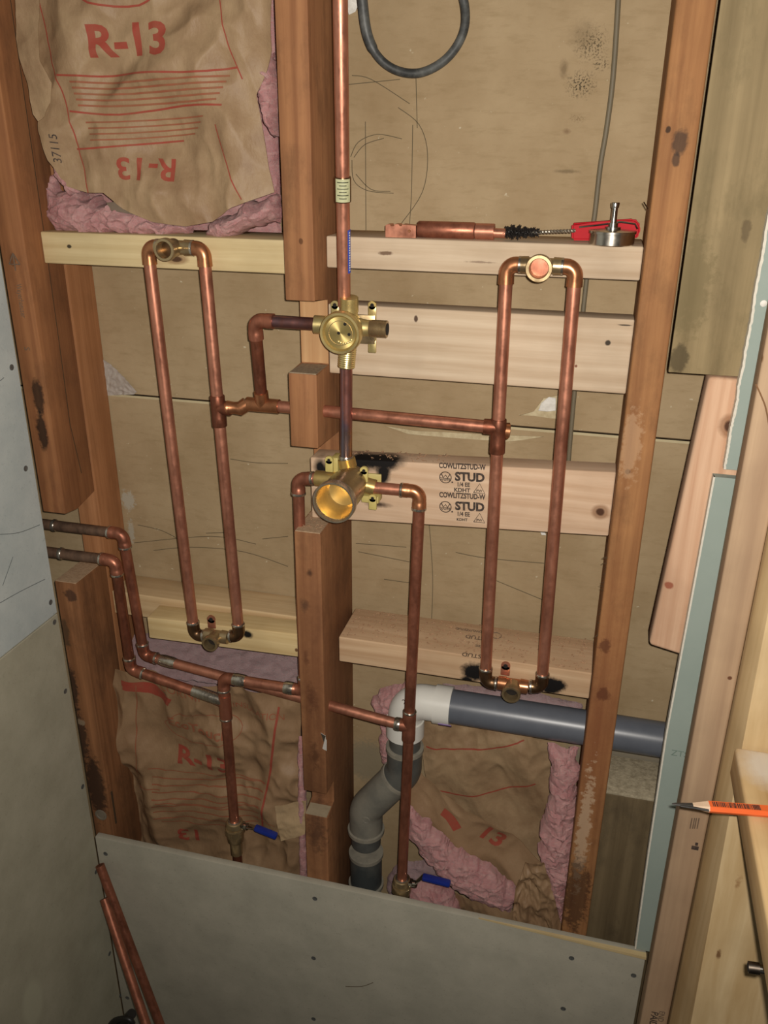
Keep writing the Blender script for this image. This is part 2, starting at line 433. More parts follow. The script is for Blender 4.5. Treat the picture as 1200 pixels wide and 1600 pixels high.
def wallmat():
    m, t, p = nt('fibreboard_back'); P = pos(t)
    c = mixc(t, ramp(t, noi(t, 7, 6, P, .6), .35, .7), srgb(170, 149, 117), srgb(149, 127, 95))
    c = mixc(t, ramp(t, noi(t, 60, 5, mapping(t, P, (.4, 1, 1.6)), .7), .5, .75, 0, .4), c, srgb(128, 108, 74))
    c = mixc(t, ramp(t, noi(t, 130, 2, P, .5), .74, .8, 0, .8), c, srgb(200, 190, 165))
    c = spots(t, c, P, wsp, 160)
    lk(t, c, p.inputs['Base Color']); setin(p, Roughness=.8); p.inputs['Specular IOR Level'].default_value = .2
    bump(t, p, noi(t, 130, 4, P), .15, .002); return m
ZS = -.3615
wm = wallmat()
wall = link('wall_back', box(box(B(), (-.75, D, ZS+.0015), (.95, D+.012, .6)), (-.75, D+.0004, -1.86), (.95, D+.012, ZS-.0012)), wm); wall['kind'] = 'structure'
for nm, za, zb, mt in (('seam_edge', ZS-.0048, ZS-.0012, plain('torn_paper_edge', (190, 176, 140), .8)), ('seam_gap', ZS-.0012, ZS+.0015, 'groove')):
    link(nm, box(B(), (-.74, D-.0006 if nm == 'seam_edge' else D+.004, za), (.94, D+.006, zb)), mt, wall)
# hairlines and scribbles on the back wall
for pl in ([(548, 245), (560, 222), (590, 210), (628, 217)], [(550, 250), (553, 282), (575, 298), (615, 302)], [(553, 246), (570, 226), (600, 216)], [(556, 272), (580, 296), (610, 299)],
           [(622, 168), (655, 195), (668, 240), (660, 300), (625, 352)], [(550, 118), (580, 124), (640, 162)], [(545, 132), (625, 124)], [(650, 122), (652, 200)], [(645, 195), (643, 300), (640, 350)],
           [(571, 190), (572, 370)], [(240, 860), (300, 855), (380, 862), (450, 885)], [(215, 820), (250, 828), (275, 840)], [(322, 833), (355, 832)], [(360, 717), (400, 723), (450, 724)],
           [(556, 849), (600, 852), (635, 855)], [(712, 863), (760, 872), (850, 880)], [(670, 810), (676, 900), (674, 980)], [(600, 905), (650, 912)], [(560, 862), (640, 878)], [(410, 842), (450, 838)], [(770, 905), (850, 938)], [(210, 848), (330, 838), (400, 850)]):
    ribbon(smooth(pxs(pl, D), 5), .0009, 'line', wall, name='hairline', lift=.0005)
# torn paper and gypsum patches
def patch(name, pl, Y, dep, mat, parent, rag=.0012):
    P = [at(x, y, Y=Y)+Vector((random.uniform(-rag, rag), 0, random.uniform(-rag, rag))) for x, y in pl]
    bm = B(); a = [bm.verts.new(p) for p in P]; b = [bm.verts.new(p-Vector((0, dep, 0))) for p in P]; n = len(P)
    bm.faces.new(a); bm.faces.new(b[::-1])
    for i in range(n): bm.faces.new([a[i], b[i], b[(i+1) % n], a[(i+1) % n]])
    bmesh.ops.bevel(bm, geom=[e for e in bm.edges], offset=dep*.3, segments=1, affect='EDGES')
    return link(name, bm, mat, parent)
tornm = plain('torn_board_core', (198, 184, 150), .85, (160, 142, 108), 80, .8, .4, 120)
greym = plain('board_underlayer', (140, 120, 84), .85)
patch('torn_patch', [(810, 648), (835, 642), (850, 622), (872, 618), (885, 640), (890, 655), (860, 652), (835, 650)], D, .0015, tornm, wall)
patch('gypsum_patch', [(840, 642), (845, 628), (858, 620), (868, 622), (868, 640), (855, 643)], D, .003, 'white', wall)
patch('torn_patch', [(600, 664), (650, 672), (700, 676), (760, 678), (850, 682), (815, 688), (790, 690), (700, 683), (640, 678)], D, .0012, tornm, wall)
patch('gypsum_patch', [(843, 828), (852, 828), (854, 836), (846, 835)], D, .002, 'white', wall)
fl_ = link('floor', box(B(), (-.8, -2.2, -1.95), (1.0, .16, -1.861)), plain('concrete', (120, 112, 100), .8)); fl_['kind'] = 'structure'

# ------------------------------------------------------------------ studs
OLD1, OLD2 = (160, 113, 76), (130, 86, 56)
CS = [(W(484, 895, 0), (.005, .03, .008), BLK, .8, 1.6, .3), (W(476, 945, 0), (.008, .03, .014), srgb(50, 44, 36), .7, 2, .2), (W(478, 1030, 0), (.005, .03, .018), srgb(60, 30, 20), .6, 2.5, .2),
      (W(470, 377, 0), (.003, .02, .004), srgb(70, 40, 20), .7, 1), (W(488, 1090, 0), (.010, .03, .03), srgb(56, 30, 20), .7, 3, .2), (W(492, 1180, 0), (.01, .03, .03), srgb(54, 30, 18), .7, 3, .2),
      (W(495, 1300, 0), (.02, .06, .05), srgb(48, 34, 24), .7, 2.5, .2), (W(490, 1050, 0), (.04, .2, .30), srgb(104, 64, 42), .6, .8, .1), (W(490, 1270, 0), (.04, .2, .2), srgb(90, 58, 40), .6, .8, .1)]  # last two broad spots paint the flash falloff down the lower stud
m_cs = wood('old_fir_centre', OLD1, OLD2, 'z', CS, seed=1, dirt=.35)
prof = [(0, .45), (0, -.178), (.052, -.182), (.052, -.268), (0, -.269), (0, -.367), (.092, -.37), (.092, -.49), (0, -.49), (0, -.94), (.038, -.942), (.038, -.985), (0, -.988), (0, -1.86), (.15, -1.86), (.15, .45)]
s = link('wall_stud', prism_yz(B(), prof, -.019, .019, .0015), m_cs)
tag(s, 'old reddish wooden stud between the two bays, notched around the brass valves', 'stud')
# raw saw cut faces inside the notches
cut1 = wood('raw_cut', (200, 160, 116), (176, 132, 90), 'z', seed=5)
link('sawn_notch_face', box(B(), (-.0185, .0505, -.266), (.0185, .0525, -.184)), cut1, s)
cutd = plain('sawdusted_end_grain', (178, 150, 120), .85, (150, 120, 92), 220, .9, .4, 300)
link('sawn_end', box(B(), (-.0178, .001, -.4908), (.0178, .091, -.4888)), cutd, s)
link('sawn_end', box(B(), (-.0178, .001, -.2698), (.0178, .05, -.2678)), plain('grey_end_grain', (150, 132, 108), .85, (120, 100, 80), 220, .9, .4, 300), s)
link('sawn_end', box(B(), (-.0178, .001, -.9888), (.0178, .037, -.986)), plain('pale_end_grain', (158, 142, 116), .85, (140, 124, 100), 100, .6), s)
bm = B(); pp0 = [V(.0195, -.0004, 0)+V(0, 0, at(497, 1147, Y=0).z), V(.012, -.0008, at(507, 1145, Y=0).z), V(.0196, .004, at(508, 1158, Y=0).z), V(.0194, .003, at(507, 1174, Y=0).z), V(.014, -.0008, at(502, 1168, Y=0).z)]
a = [bm.verts.new(p) for p in pp0]; b = [bm.verts.new(p+V(.0006, -.0014, 0)) for p in pp0]; bm.faces.new(a); bm.faces.new(b[::-1])
for i in range(5): bm.faces.new([a[i], b[i], b[(i+1) % 5], a[(i+1) % 5]])
link('tape_scrap', bm, plain('shiny_tape', (215, 212, 205), .2, (180, 176, 168)), s)
# left corner stud: upper length, lower length, and rear stud behind
LS = [(W(60, 620, 0), (.010, .03, .03), BLK, .8, 1.4), (W(66, 675, 0), (.009, .03, .035), BLK, .85, 1.4), (W(20, 405, 0), (.006, .02, .01), srgb(90, 55, 30), .6, 1.4)]
m_ls = wood('old_fir_left', (158, 108, 70), (128, 82, 52), 'z', LS, seed=7, dirt=.3)
s = link('wall_stud', prism_yz(B(), [(0, .45), (0, -.506), (.03, -.51), (.08, -.50), (.08, .45)], -.414, -.376, .002), m_ls)
tag(s, 'old left corner stud with ink stamp, sawn off above the two supply pipes', 'stud')
ribbon([V(-.376, .043, .44), V(-.376, .044, -.14), V(-.376, .043, -.26), V(-.376, .041, -.38), V(-.376, .052, -.46)], .0012, 'groove', s, name='crack', n=(1, 0, 0), lift=.0003)
text('Weyerhaeuser', at(33, 470, Y=0), .012, V(.0, 0, -1), V(1, 0, 0), 'ink_soft', s, wide=.62)
text('S', at(42, 545, Y=0), .012, V(.0, 0, -1), V(1, 0, 0), 'ink_soft', s)
bm = B(); c = at(22, 408, Y=-.0004)
for a, b in ((V(-.008, 0, -.004), V(.008, 0, -.004)), (V(.008, 0, -.004), V(0, 0, .010)), (V(0, 0, .010), V(-.008, 0, -.004)), (V(0, 0, .01), V(0, 0, -.012))): tube(bm, [c+a, c+b], .0008, 6)
link('tree_stamp', bm, 'ink_soft', s)
LD = [(W(112, 1075, 0), (.012, .03, .05), srgb(40, 32, 26), .8, 2), (W(125, 1150, 0), (.016, .03, .06), srgb(48, 36, 28), .8, 2), (W(100, 990, 0), (.012, .03, .03), srgb(70, 58, 42), .7, 2), (W(150, 1230, 0), (.02, .03, .08), srgb(44, 30, 22), .85, 1.5), (W(110, 930, 0), (.012, .02, .012), srgb(60, 40, 30), .8, 2),
      (W(116, 1180, 0), (.004, .02, .015), srgb(170, 150, 125), .8, 1.6), (W(125, 1128, 0), (.010, .02, .007), srgb(150, 130, 105), .7, 2.4)]
m_ll = wood('old_fir_left_low', (146, 100, 66), (112, 74, 46), 'z', LD, seed=9, dirt=.4)
s = link('wall_stud', prism_yz(B(), [(0, -.622), (0, -1.86), (.083, -1.86), (.083, -.622)], -.414, -.376, .002), m_ll)
tag(s, 'water-stained lower stud beside the grey board, its sawn top just under the supply pipes', 'stud')
link('sawn_end', box(B(), (-.4125, .001, -.6228), (-.3775, .082, -.6212)), cutd, s)
bm = B(); lathe(bm, [(0, .011), (.0012, .011), (.0014, .008), (.0006, .007), (.0006, .0001)], at(158, 1273, Y=0), V(0, -1, 0), 24); link('washer_stain', bm, plain('washer_mark', (120, 110, 95), .6), s)
bm = box(B(), (-.3752, .006, -1.10), (-.3735, .009, -1.03)); link('splinter', bm, 'groove', s)
m_rear = wood('rear_stud', (176, 124, 84), (146, 98, 62), 'z', seed=11, dirt=.15)
s = link('wall_stud', box(B(), (-.414, .084, -1.86), (-.376, .149, .45), .002), m_rear)
tag(s, 'pinkish rear stud in the left corner, seen behind the gap where the supply pipes enter', 'stud')
bm = B()
pf = plain('clear_film', (176, 168, 160), .25, (140, 126, 110), 60, .7, .7, 70)
sheet('plastic_sheeting', ([(160, 560), (172, 568), (195, 590), (215, 612)], [(156, 650), (160, 640), (166, 618), (210, 616)], [(160, 560), (163, 600), (156, 650)], [(215, 612), (212, 614), (210, 616)]), .1485, fold(2, .003, 50, 50, 3), pf, s, 30, 30, .0005)
# right stud
RS = [(W(1062, 222, 0), (.009, .03, .014), srgb(50, 40, 36), .75, 1.2), (W(1056, 250, 0), (.005, .03, .008), srgb(50, 40, 36), .75, 1), (W(1044, 203, 0), (.003, .02, .004), BLK, .8, 1),
      (W(981, 737, 0), (.004, .02, .004), srgb(70, 34, 18), .8, .5), (W(945, 1010, 0), (.008, .03, .012), srgb(60, 30, 20), .7, 2), (W(942, 1085, 0), (.01, .03, .012), srgb(50, 26, 18), .8, 1.6),
      (W(985, 700, 0), (.014, .03, .05), srgb(196, 164, 130), .35, 3), (W(930, 1150, 0), (.04, .2, .28), srgb(116, 66, 42), .6, .8, .1), (W(912, 1300, 0), (.010, .03, .12), srgb(205, 180, 150), .5, 3.2), (W(900, 1400, 0), (.022, .06, .08), srgb(56, 34, 24), .7, 2.4)]
m_rs = wood('old_fir_right', (164, 118, 76), (134, 90, 56), 'z', RS, seed=13, dirt=.3)
s = link('wall_stud', box(B(), (.398, 0, -1.86), (.436, .149, .45), .003, 3), m_rs)
tag(s, 'long old reddish stud right of the right-hand pipe loop, running from top to bottom', 'stud')
for k in range(26):
    z = -.47 - random.random()*.12; p = V(.398, random.uniform(0, .004), z)
    if k % 2 == 0: link('splinter', tube(B(), [p, p+V(-random.uniform(.002, .007), -.002, random.uniform(-.004, .004))], .0004, 5), 'groove', s)
bm = B(); tube(bm, [at(1006, 316, Y=.002), at(1012, 326, Y=-.008)], .0007, 6); link('nail', bm, 'steel_dark', s)

# ------------------------------------------------------------------ blocking between studs
PALE1, PALE2 = (208, 188, 162), (184, 160, 132)
def block(name_, lo, hi, mat, label, bev=.002):
    s = link('blocking_board', box(B(), lo, hi, bev, 3), mat); tag(s, label, 'board'); return s
mb = wood('pine_left_top', (216, 196, 152), (192, 168, 122), 'x', [(W(108, 385, .035), (.004, .03, .003), BLK, .9, .6)], seed=15, knots=[(W(275, 405, .035), (.02, .03, .008))])
b1 = block('', (-.3755, .035, -.152), (-.0195, .124, -.111), mb, 'pale yellow blocking board under the torn pink insulation, upper left bay')
mb = wood('fir_right_top', PALE1, PALE2, 'x', [(W(603, 396, .045), (.010, .03, .003), srgb(90, 60, 40), .8, 1.6), (W(750, 410, .045), (.02, .03, .0015), srgb(110, 86, 70), .6, 1.6)], seed=17)
b2 = block('', (.0195, .047, -.1435), (.3975, .136, -.1055), mb, 'pale board carrying the red-handled brush and copper offcuts')
mb = wood('fir_right_second', PALE1, PALE2, 'x', [(W(650, 498, .05), (.003, .02, .005), srgb(60, 36, 26), .9, .6), (W(950, 536, .05), (.004, .02, .004), BLK, .9, .6), (W(900, 572, .05), (.002, .02, .002), srgb(120, 70, 50), .9, .6), (W(975, 508, .05), (.010, .02, .0012), BLK, .8, 1)], seed=19)
b3 = block('', (.0195, .05, -.2785), (.3975, .088, -.1885), mb, 'wide pale board behind the upper brass valve, no stamp on it')
sc = [(W(590, 716, .05), (.042, .04, .021), BLK, 1, .5, .6), (W(560, 722, .05), (.02, .04, .020), BLK, 1, .4, .6), (W(603, 722, .05), (.018, .04, .010), BLK, .95, .8, .3), (W(599, 740, .05), (.0115, .04, .022), BLK, 1, .6, .5), (W(500, 730, .05), (.011, .04, .017), BLK, 1, .4, .4), (W(512, 738, .05), (.013, .04, .012), BLK, 1, .4, .5), (W(590, 788, .05), (.022, .04, .006), srgb(50, 34, 26), .9, .8, .3),
      (W(645, 719, .045), (.007, .03, .0022), BLK, .8, 1.2)]
mb = wood('fir_stamped', (212, 184, 156), (190, 158, 128), 'x', sc, seed=21, knots=[(W(938, 800, .05), (.013, .03, .012))])
bm = B(); hexa(bm, [V(-.0105, .05, -.490), V(.3975, .05, -.4690), V(.3975, .088, -.4690), V(-.0105, .088, -.490)], [V(-.0105, .05, -.399), V(.3975, .05, -.3800), V(.3975, .088, -.3800), V(-.0105, .088, -.399)], .002, 3)
b4 = link('blocking_board', bm, mb); tag(b4, 'stamped pale board scorched black around the lower brass valve', 'board')
def stampset(dy, small):
    y = .0498
    text('COWLITZSTUD-W', at(722, 729+dy, Y=y), .0105, V(1, 0, .05), V(-.05, 0, 1), 'ink', b4, bold=.035, wide=.70)
    text('STUD', at(734, 746+dy, Y=y), .0165, V(1, 0, .05), V(-.05, 0, 1), 'ink', b4, bold=.045, wide=.95)
    text('1/4 EE', at(724, 757.5+dy, Y=y), .0085, V(1, 0, .05), V(-.05, 0, 1), 'ink', b4, bold=.03, wide=.82)
    text('KDHT', at(722, 766+dy, Y=y), .0080 if not small else .0055, V(1, 0, .05), V(-.05, 0, 1), 'ink', b4, bold=.03)
    c = at(696, 746+dy, Y=y-.0002); bm = B(); pts = [c+V(.0078*math.cos(a*.2618), 0, .0078*math.sin(a*.2618)) for a in range(25)]
    tube(bm, pts, .0006, 6, False)
    for q in ((-.0050, .003), (-.0025, -.0015), (0, .002), (.0025, -.0015), (.0050, .003)): pass
    z = [(-.0055, .0045), (-.003, -.0005), (0, .0035), (.003, -.0005), (.0055, .0045)]
    tube(bm, [c+V(a, 0, b) for a, b in z], .0007, 6); tube(bm, [c+V(-.0075, 0, -.0012), c+V(.0075, 0, -.0012)], .0004, 6)
    link('round_stamp', bm, 'ink', b4); text('WWPA', c+V(0, 0, -.0035), .0045, V(1, 0, .05), V(-.05, 0, 1), 'ink', b4, bold=.02)
    bm = B(); tube(bm, [c+V(.0085, 0, -.006), c+V(.0105, 0, -.006)], .0011, 8); link('registered_dot', bm, 'ink', b4)
    c = at(749, 765+dy, Y=y-.0002); bm = B(); tr = [c+V(-.0075, 0, -.005), c+V(.0075, 0, -.005), c+V(0, 0, .0085), c+V(-.0075, 0, -.005)]; tube(bm, tr, .0005, 6); link('triangle_stamp', bm, 'ink', b4)
    text('PW', c+V(0, 0, -.002), .0052, V(1, 0, .05), V(-.05, 0, 1), 'ink', b4, bold=.02)
stampset(0, False); stampset(46, True)
# lower blocks
ms = wood('fir_low_right', (204, 174, 140), (180, 146, 112), 'x', [(W(742, 1050, .030), (.022, .014, .018), BLK, 1, .9, .6), (W(730, 1062, .030), (.012, .04, .006), BLK, 1, .8, .5), (W(866, 1070, .030), (.018, .013, .015), BLK, 1, .9, .6), (W(860, 1078, .030), (.016, .04, .008), BLK, 1, .8, .5)], seed=23)
b5 = block('', (.0330, .030, -.7105), (.3975, .119, -.6680), ms, 'pale board covered in wood shavings above the grey drain pipe')
zt = -.6680
for s_, x, y, sz in (('STUD', 742, 996, .014), ('COWLITZSTUD', 735, 985, .008), ('STUD', 737, 1024, .014), ('1/4 EE', 752, 1010, .008)):
    text(s_, at(x, y, Z=zt), sz, V(-1, 0, 0), V(0, -1, 0), 'ink_soft', b5, bold=.02, wide=.8)
c = at(775, 993, Z=zt+.0003); bm = B(); tube(bm, [c+V(.008*math.cos(a*.2618), .008*math.sin(a*.2618), 0) for a in range(25)], .0006, 6, False); link('round_stamp', bm, 'ink_soft', b5)
ms = wood('pine_low_left_back', (204, 178, 138), (180, 150, 110), 'x', seed=25)
b6 = block('', (-.3755, .088, -.722), (-.0195, .149, -.680), ms, 'rear pale board lying across the lower left bay behind the pipes')
ms = wood('pine_low_left_front', (214, 190, 142), (190, 162, 112), 'x', [(W(386, 991, .045), (.012, .02, .008), BLK, 1, .8, .5), (W(465, 1013, .05), (.003, .02, .004), srgb(90, 50, 25), .9, .8)], seed=27)
bm = B(); hexa(bm, [V(-.290, .045, -.731), V(-.0195, .045, -.724), V(-.0195, .087, -.724), V(-.290, .087, -.731)], [V(-.290, .045, -.693), V(-.0195, .045, -.683), V(-.0195, .087, -.683), V(-.290, .087, -.693)], .002, 3)
b7 = link('blocking_board', bm, ms); tag(b7, 'short yellowish board behind the bottom fitting of the left pipe loop', 'board')
# shavings
def shavings(n, reg, label, seed):
    random.seed(seed); bm = B()
    for k in range(n):
        x = random.uniform(reg[0], reg[1]); y = random.uniform(reg[2], reg[3]); z = reg[4](x) if callable(reg[4]) else reg[4]
        a = random.uniform(0, 6.28); L = random.uniform(.0012, .0045); h = random.uniform(.0003, .0018)
        pts = [V(x+math.cos(a+q*1.1)*L*q, y+math.sin(a+q*1.1)*L*q, z+.0006+h*math.sin(q*2.2)) for q in (0, .4, .8, 1.2)]
        tube(bm, pts, random.uniform(.00025, .0006), 4)
    o = link('wood_shavings', bm, 'shaving'); tag(o, label, 'shavings', kind='stuff'); return o
shavings(520, (.038, .39, .034, .116, zt), 'curled shavings on the board above the grey drain', 1)
shavings(60, (.03, .18, .052, .086, lambda x: -.3985+(x)*.0466+.0002), 'fine shavings along the top of the stamped scorched board', 2)
shavings(40, (-.016, .016, .006, .088, -.4888), 'sawdust on the cut stud top under the lower brass valve', 4)
random.seed(9)

# ------------------------------------------------------------------ right side
# mouldy plywood piece
mm = wood('mouldy_ply', (150, 132, 98), (122, 106, 76), 'z', [(W(1060, 560, .003), (.012, .03, .02), srgb(70, 60, 42), .7, 1.6), (W(1165, 360, .003), (.006, .03, .014), srgb(84, 70, 50), .6, 1.6), (W(1075, 445, .003), (.03, .03, .06), srgb(108, 96, 66), .5, 2.2)], sc=.6, seed=29, dirt=.5, dirtc=(104, 92, 64))
s = link('plywood_piece', box(B(), (.4395, .001, -.2365), (.70, .019, .45), .001), mm)
tag(s, 'greenish weathered plywood filling the upper right, darker mould at its lower corner', 'plywood')
# pink backing block
mp = wood('pink_backing', (212, 176, 146), (190, 148, 118), 'z', [(W(1045, 915, .0), (.006, .02, .006), srgb(140, 66, 44), .8, 1)], seed=31, knots=[(W(1140, 666, 0), (.014, .03, .016))])
bm = B(); hexa(bm, [V(.4630, .0005, -.594), V(.57, .0005, -.617), V(.57, .038, -.617), V(.4630, .038, -.594)], [V(.4835, .0005, -.2385), V(.60, .0005, -.241), V(.60, .038, -.241), V(.4835, .038, -.2385)], .005, 4)
s = link('backing_board', bm, mp); tag(s, 'leaning pink-toned backing board behind the green drywall seam, right side', 'board')
# green drywall, two sheets
mg = plain('green_drywall', (146, 158, 150), .75, (134, 148, 140), 12, .5, .05, 200)
edge = plain('gypsum_edge', (214, 208, 194), .85, (190, 184, 170), 160, .5, .4, 160)
def green(lbl, pl, jag):
    bm = B(); A_ = []
    for x, y in pl: A_.append(at(x, y, Y=-.0125))
    Z0, Z1 = A_[-1].z, A_[0].z; XR = .62
    pts = A_[:]; n = 40 if jag else 10; L = []
    for i in range(len(pts)-1):
        for k in range(n):
            q = pts[i].lerp(pts[i+1], k/n); q.x += (noise.noise(q*45)*.0012+random.uniform(-.0003, .0003))*jag; L.append(q)
    L.append(pts[-1]); poly = [V(XR, -.0125, Z1)]+L+[V(XR, -.0125, Z0)]
    a = [bm.verts.new(p) for p in poly]; b = [bm.verts.new(p+V(0, .0122, 0)) for p in poly]; m = len(poly)
    bm.faces.new(a); bm.faces.new(b[::-1])
    for i in range(m): bm.faces.new([a[i], b[i], b[(i+1) % m], a[(i+1) % m]])
    o = link('green_drywall_sheet', bm, mg); tag(o, lbl, 'drywall')
    bm = B(); l1 = []
    for k, p in enumerate(L):
        wd = .0018+random.uniform(0, .0008)*jag
        l1.append([bm.verts.new(q) for q in (p+V(-.0004, -.0004, 0), p+V(wd, -.0006, 0), p+V(wd, .0002, 0), p+V(-.0004, .0118, 0))])
    for i in range(len(l1)-1):
        for k in range(4): bm.faces.new([l1[i][k], l1[i][(k+1) % 4], l1[i+1][(k+1) % 4], l1[i+1][k]])
    bm.faces.new(l1[0]); bm.faces.new(l1[-1][::-1]); link('broken_edge' if jag else 'cut_edge', bm, edge, o); return o
g1 = green('green drywall strip with ragged white edge, above the seam on the right', [(1262, 0), (1196, 362), (1155, 600), (1131, 733)], 1)
g2 = green('green drywall strip with clean white edge, below the seam on the right', [(1115, 745), (1040, 1150), (1013, 1330), (992, 1482)], 0)
text('ZTS', at(1062, 1178, Y=-.0126), .013, V(1, 0, 0), V(0, 0, 1), plain('faint_print', (112, 130, 120), .8), g2)
bm = B(); lathe(bm, [(0, .0035), (.001, .0035), (.0016, .002), (.0016, .0001)], at(1193, 474, Y=-.0126), V(0, -1, 0), 14); link('nail_head', bm, 'white', g1)
# stud A: slightly twisted stud against the green drywall
mA = wood('grey_spf', (184, 156, 126), (160, 132, 106), 'z', [(W(1140, 1058, -.09), (.003, .02, .003), srgb(90, 50, 30), .9, .6), (W(1145, 1108, -.09), (.002, .02, .003), BLK, .8, .6), (W(1186, 560, -.09), (.005, .02, .006), srgb(110, 76, 40), .8, .6)], sc=.6, seed=33)
bm = B(); q = lambda z: [V(.5195, -.092, z), V(.5562, -.092, z), V(.566, -.0135, z), V(.528, -.0135, z)]
hexa(bm, q(-1.86), q(.45), .003, 3); A = link('wall_stud', bm, mA); tag(A, 'greyish tan stud standing directly against the green drywall strips', 'stud')
text('PAID', at(1021, 1592, Y=-.0922), .014, V(0, 0, -1), V(1, 0, 0), 'ink', A, bold=.01)
text('END', at(1033, 1588, Y=-.0922), .011, V(0, 0, -1), V(1, 0, 0), 'ink_soft', A)
for x0, x1, y in ((1080, 1092, 1324), (1086, 1091, 1318)): link('ink_mark', box(B(), tuple(at(x0, y+3, Y=-.0927)), tuple(at(x1, y-1, Y=-.0921))), 'ink', A)
ribbon(smooth([at(1181, 600, Y=-.092), at(1190, 620, Y=-.092), at(1197, 640, Y=-.092), at(1204, 680, Y=-.092)], 5), .0016, plain('grain_dark', (120, 86, 54), .8), A, name='grain_crack')
for i, x in enumerate((1079, 1083, 1086, 1090)): link('faint_stamp', box(B(), tuple(at(x, 1295, Y=-.0924)), tuple(at(x+1.6, 1278, Y=-.0921))), 'ink_soft', A)
# stud B: the leaning stud nearer the camera
mB = wood('tan_spf', (220, 194, 150), (192, 160, 112), 'z', [(W(1125, 1508, -.17), (.004, .03, .012), srgb(100, 60, 30), .8, 1.6), (W(1158, 1400, -.165), (.006, .03, .02), srgb(150, 110, 70), .7, 1.6)], sc=.45, seed=35)
bm = B(); rows = []
for z, y in ((-1.86, -.235), (-.95, -.155), (-.636, -.125), (-.45, -.112), (.45, -.100)):
    rows.append([bm.verts.new(p) for p in (V(.569, y, z), V(.66, y, z), V(.66, -.0135, z), V(.568, -.0135, z), V(.5588, -.0935, z))])
for a, b in zip(rows, rows[1:]):
    for k in range(5): bm.faces.new([a[k], a[(k+1) % 5], b[(k+1) % 5], b[k]])
bm.faces.new(rows[0]); bm.faces.new(rows[-1][::-1])
Bs = link('wall_stud', bm, mB); tag(Bs, 'wide tan stud at the right, just under and behind the sill with the pencil', 'stud')
# sill plate with the pencil
mS = wood('sill_pine', (226, 196, 146), (196, 158, 106), 'y', [(W(1195, 1196, Z=-.636), (.034, .05, .02), srgb(235, 230, 220), .75, .5, .3)], sc=.6, seed=37, rough=.5, knots=[(W(1178, 1308, X=.5605), (.02, .005, .006))])  # whitish spot paints the glare onto the sill's back end
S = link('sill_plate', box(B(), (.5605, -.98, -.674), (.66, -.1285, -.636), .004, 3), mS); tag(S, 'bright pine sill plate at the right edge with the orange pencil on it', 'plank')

# ------------------------------------------------------------------ grey boards
def cement(name, c, c2, lst=()): 
    m, t, p = nt(name); P = pos(t)
    col = mixc(t, ramp(t, noi(t, 14, 7, P, .65), .35, .7), srgb(*c), srgb(*c2))
    col = mixc(t, ramp(t, noi(t, 260, 3, P, .6), .62, .75, 0, .35), col, srgb(*[x*.7 for x in c2]))
    col = mixc(t, ramp(t, noi(t, 45, 5, mapping(t, P, (1, 1, 2), (0, .3, 0)), .75), .62, .78, 0, .45), col, srgb(*[x*.75 for x in c2]))
    col = spots(t, col, P, lst); lk(t, col, p.inputs['Base Color']); setin(p, Roughness=.8); p.inputs['Specular IOR Level'].default_value = .25
    bump(t, p, noi(t, 400, 3, P), .15, .001); return m
XB = -.4085
def lboard(z0, z1, mat, label, yb):
    bm = B(); # front face X = XB, back edge at y yb(z)
    hexa(bm, [V(XB-.0125, -1.3, z0(-1.3)), V(XB, -1.3, z0(-1.3)), V(XB, yb[0], z0(0)), V(XB-.0125, yb[0], z0(0))],
         [V(XB-.0125, -1.3, z1(-1.3)), V(XB, -1.3, z1(-1.3)), V(XB, yb[1], z1(0)), V(XB-.0125, yb[1], z1(0))], .001, 1)
    o = link('backer_board', bm, mat); tag(o, label, 'board'); return o
zs = lambda y: -.671-.02*(y/1.3)
sm = lambda y: zs(y)
L1 = lboard(lambda y: zs(y)+.0008, lambda y: .45, cement('bluish_board', (190, 197, 194), (172, 181, 180)), 'bluish grey backer board, upper sheet on the left wall', (-.012, -.006))
L2 = lboard(lambda y: -1.86, lambda y: zs(y)-.0008, cement('grey_green_board', (176, 172, 152), (160, 156, 136), [(V(XB, -.225, -1.27), (.05, .028, .055), srgb(182, 180, 158), .9, .15)]), 'grey-green backer board, lower sheet on the left wall', (-.0135, -.012))
P3 = link('backer_board', box(B(), (-.407, -.0125, -1.859), (.5245, -.0005, -1.1205), .0015), cement('front_board', (176, 171, 155), (160, 156, 141)))
tag(P3, 'grey backer board across the bottom, in front of the pipes and studs', 'board')
def screwx(x, y, par, X):
    bm = B(); p = at(x, y, X=X); lathe(bm, [(0, .0042), (.0006, .0042), (.0002, .0014), (.0001, .0001)], p, V(1, 0, 0), 16); link('screw_head', bm, 'screw', par)
def screwy(x, y, par, Y=-.0125):
    bm = B(); p = at(x, y, Y=Y); lathe(bm, [(0, .0042), (.0006, .0042), (.0002, .0014), (.0001, .0001)], p, V(0, -1, 0), 16); link('screw_head', bm, 'screw', par)
for x, y in ((18, 574), (40, 732), (79, 941)): screwx(x, y, L1, XB)
for x, y in ((85, 972), (102, 1080), (129, 1229), (150, 1362), (171, 1490), (188, 1555)): screwx(x, y, L2, XB)
for x, y in ((165, 1334), (492, 1404), (490, 1497), (893, 1497), (990, 1524), (880, 1576), (199, 1559), (490, 1592)): screwy(x, y, P3)
for pl in ([(0, 835), (30, 832), (62, 820)], [(0, 942), (30, 925), (70, 905)], [(4, 915), (20, 870)], [(0, 595), (6, 590)]):
    ribbon(smooth([at(x, y, X=XB) for x, y in pl], 5), .0009, plain('scratch', (110, 116, 116), .8), L1, name='scratch', n=(1, 0, 0), lift=.0004)
for pl in ([(540, 1541), (565, 1541), (583, 1535)],): ribbon(smooth(pxs(pl, -.0125), 5), .0009, 'line', P3, name='scratch')
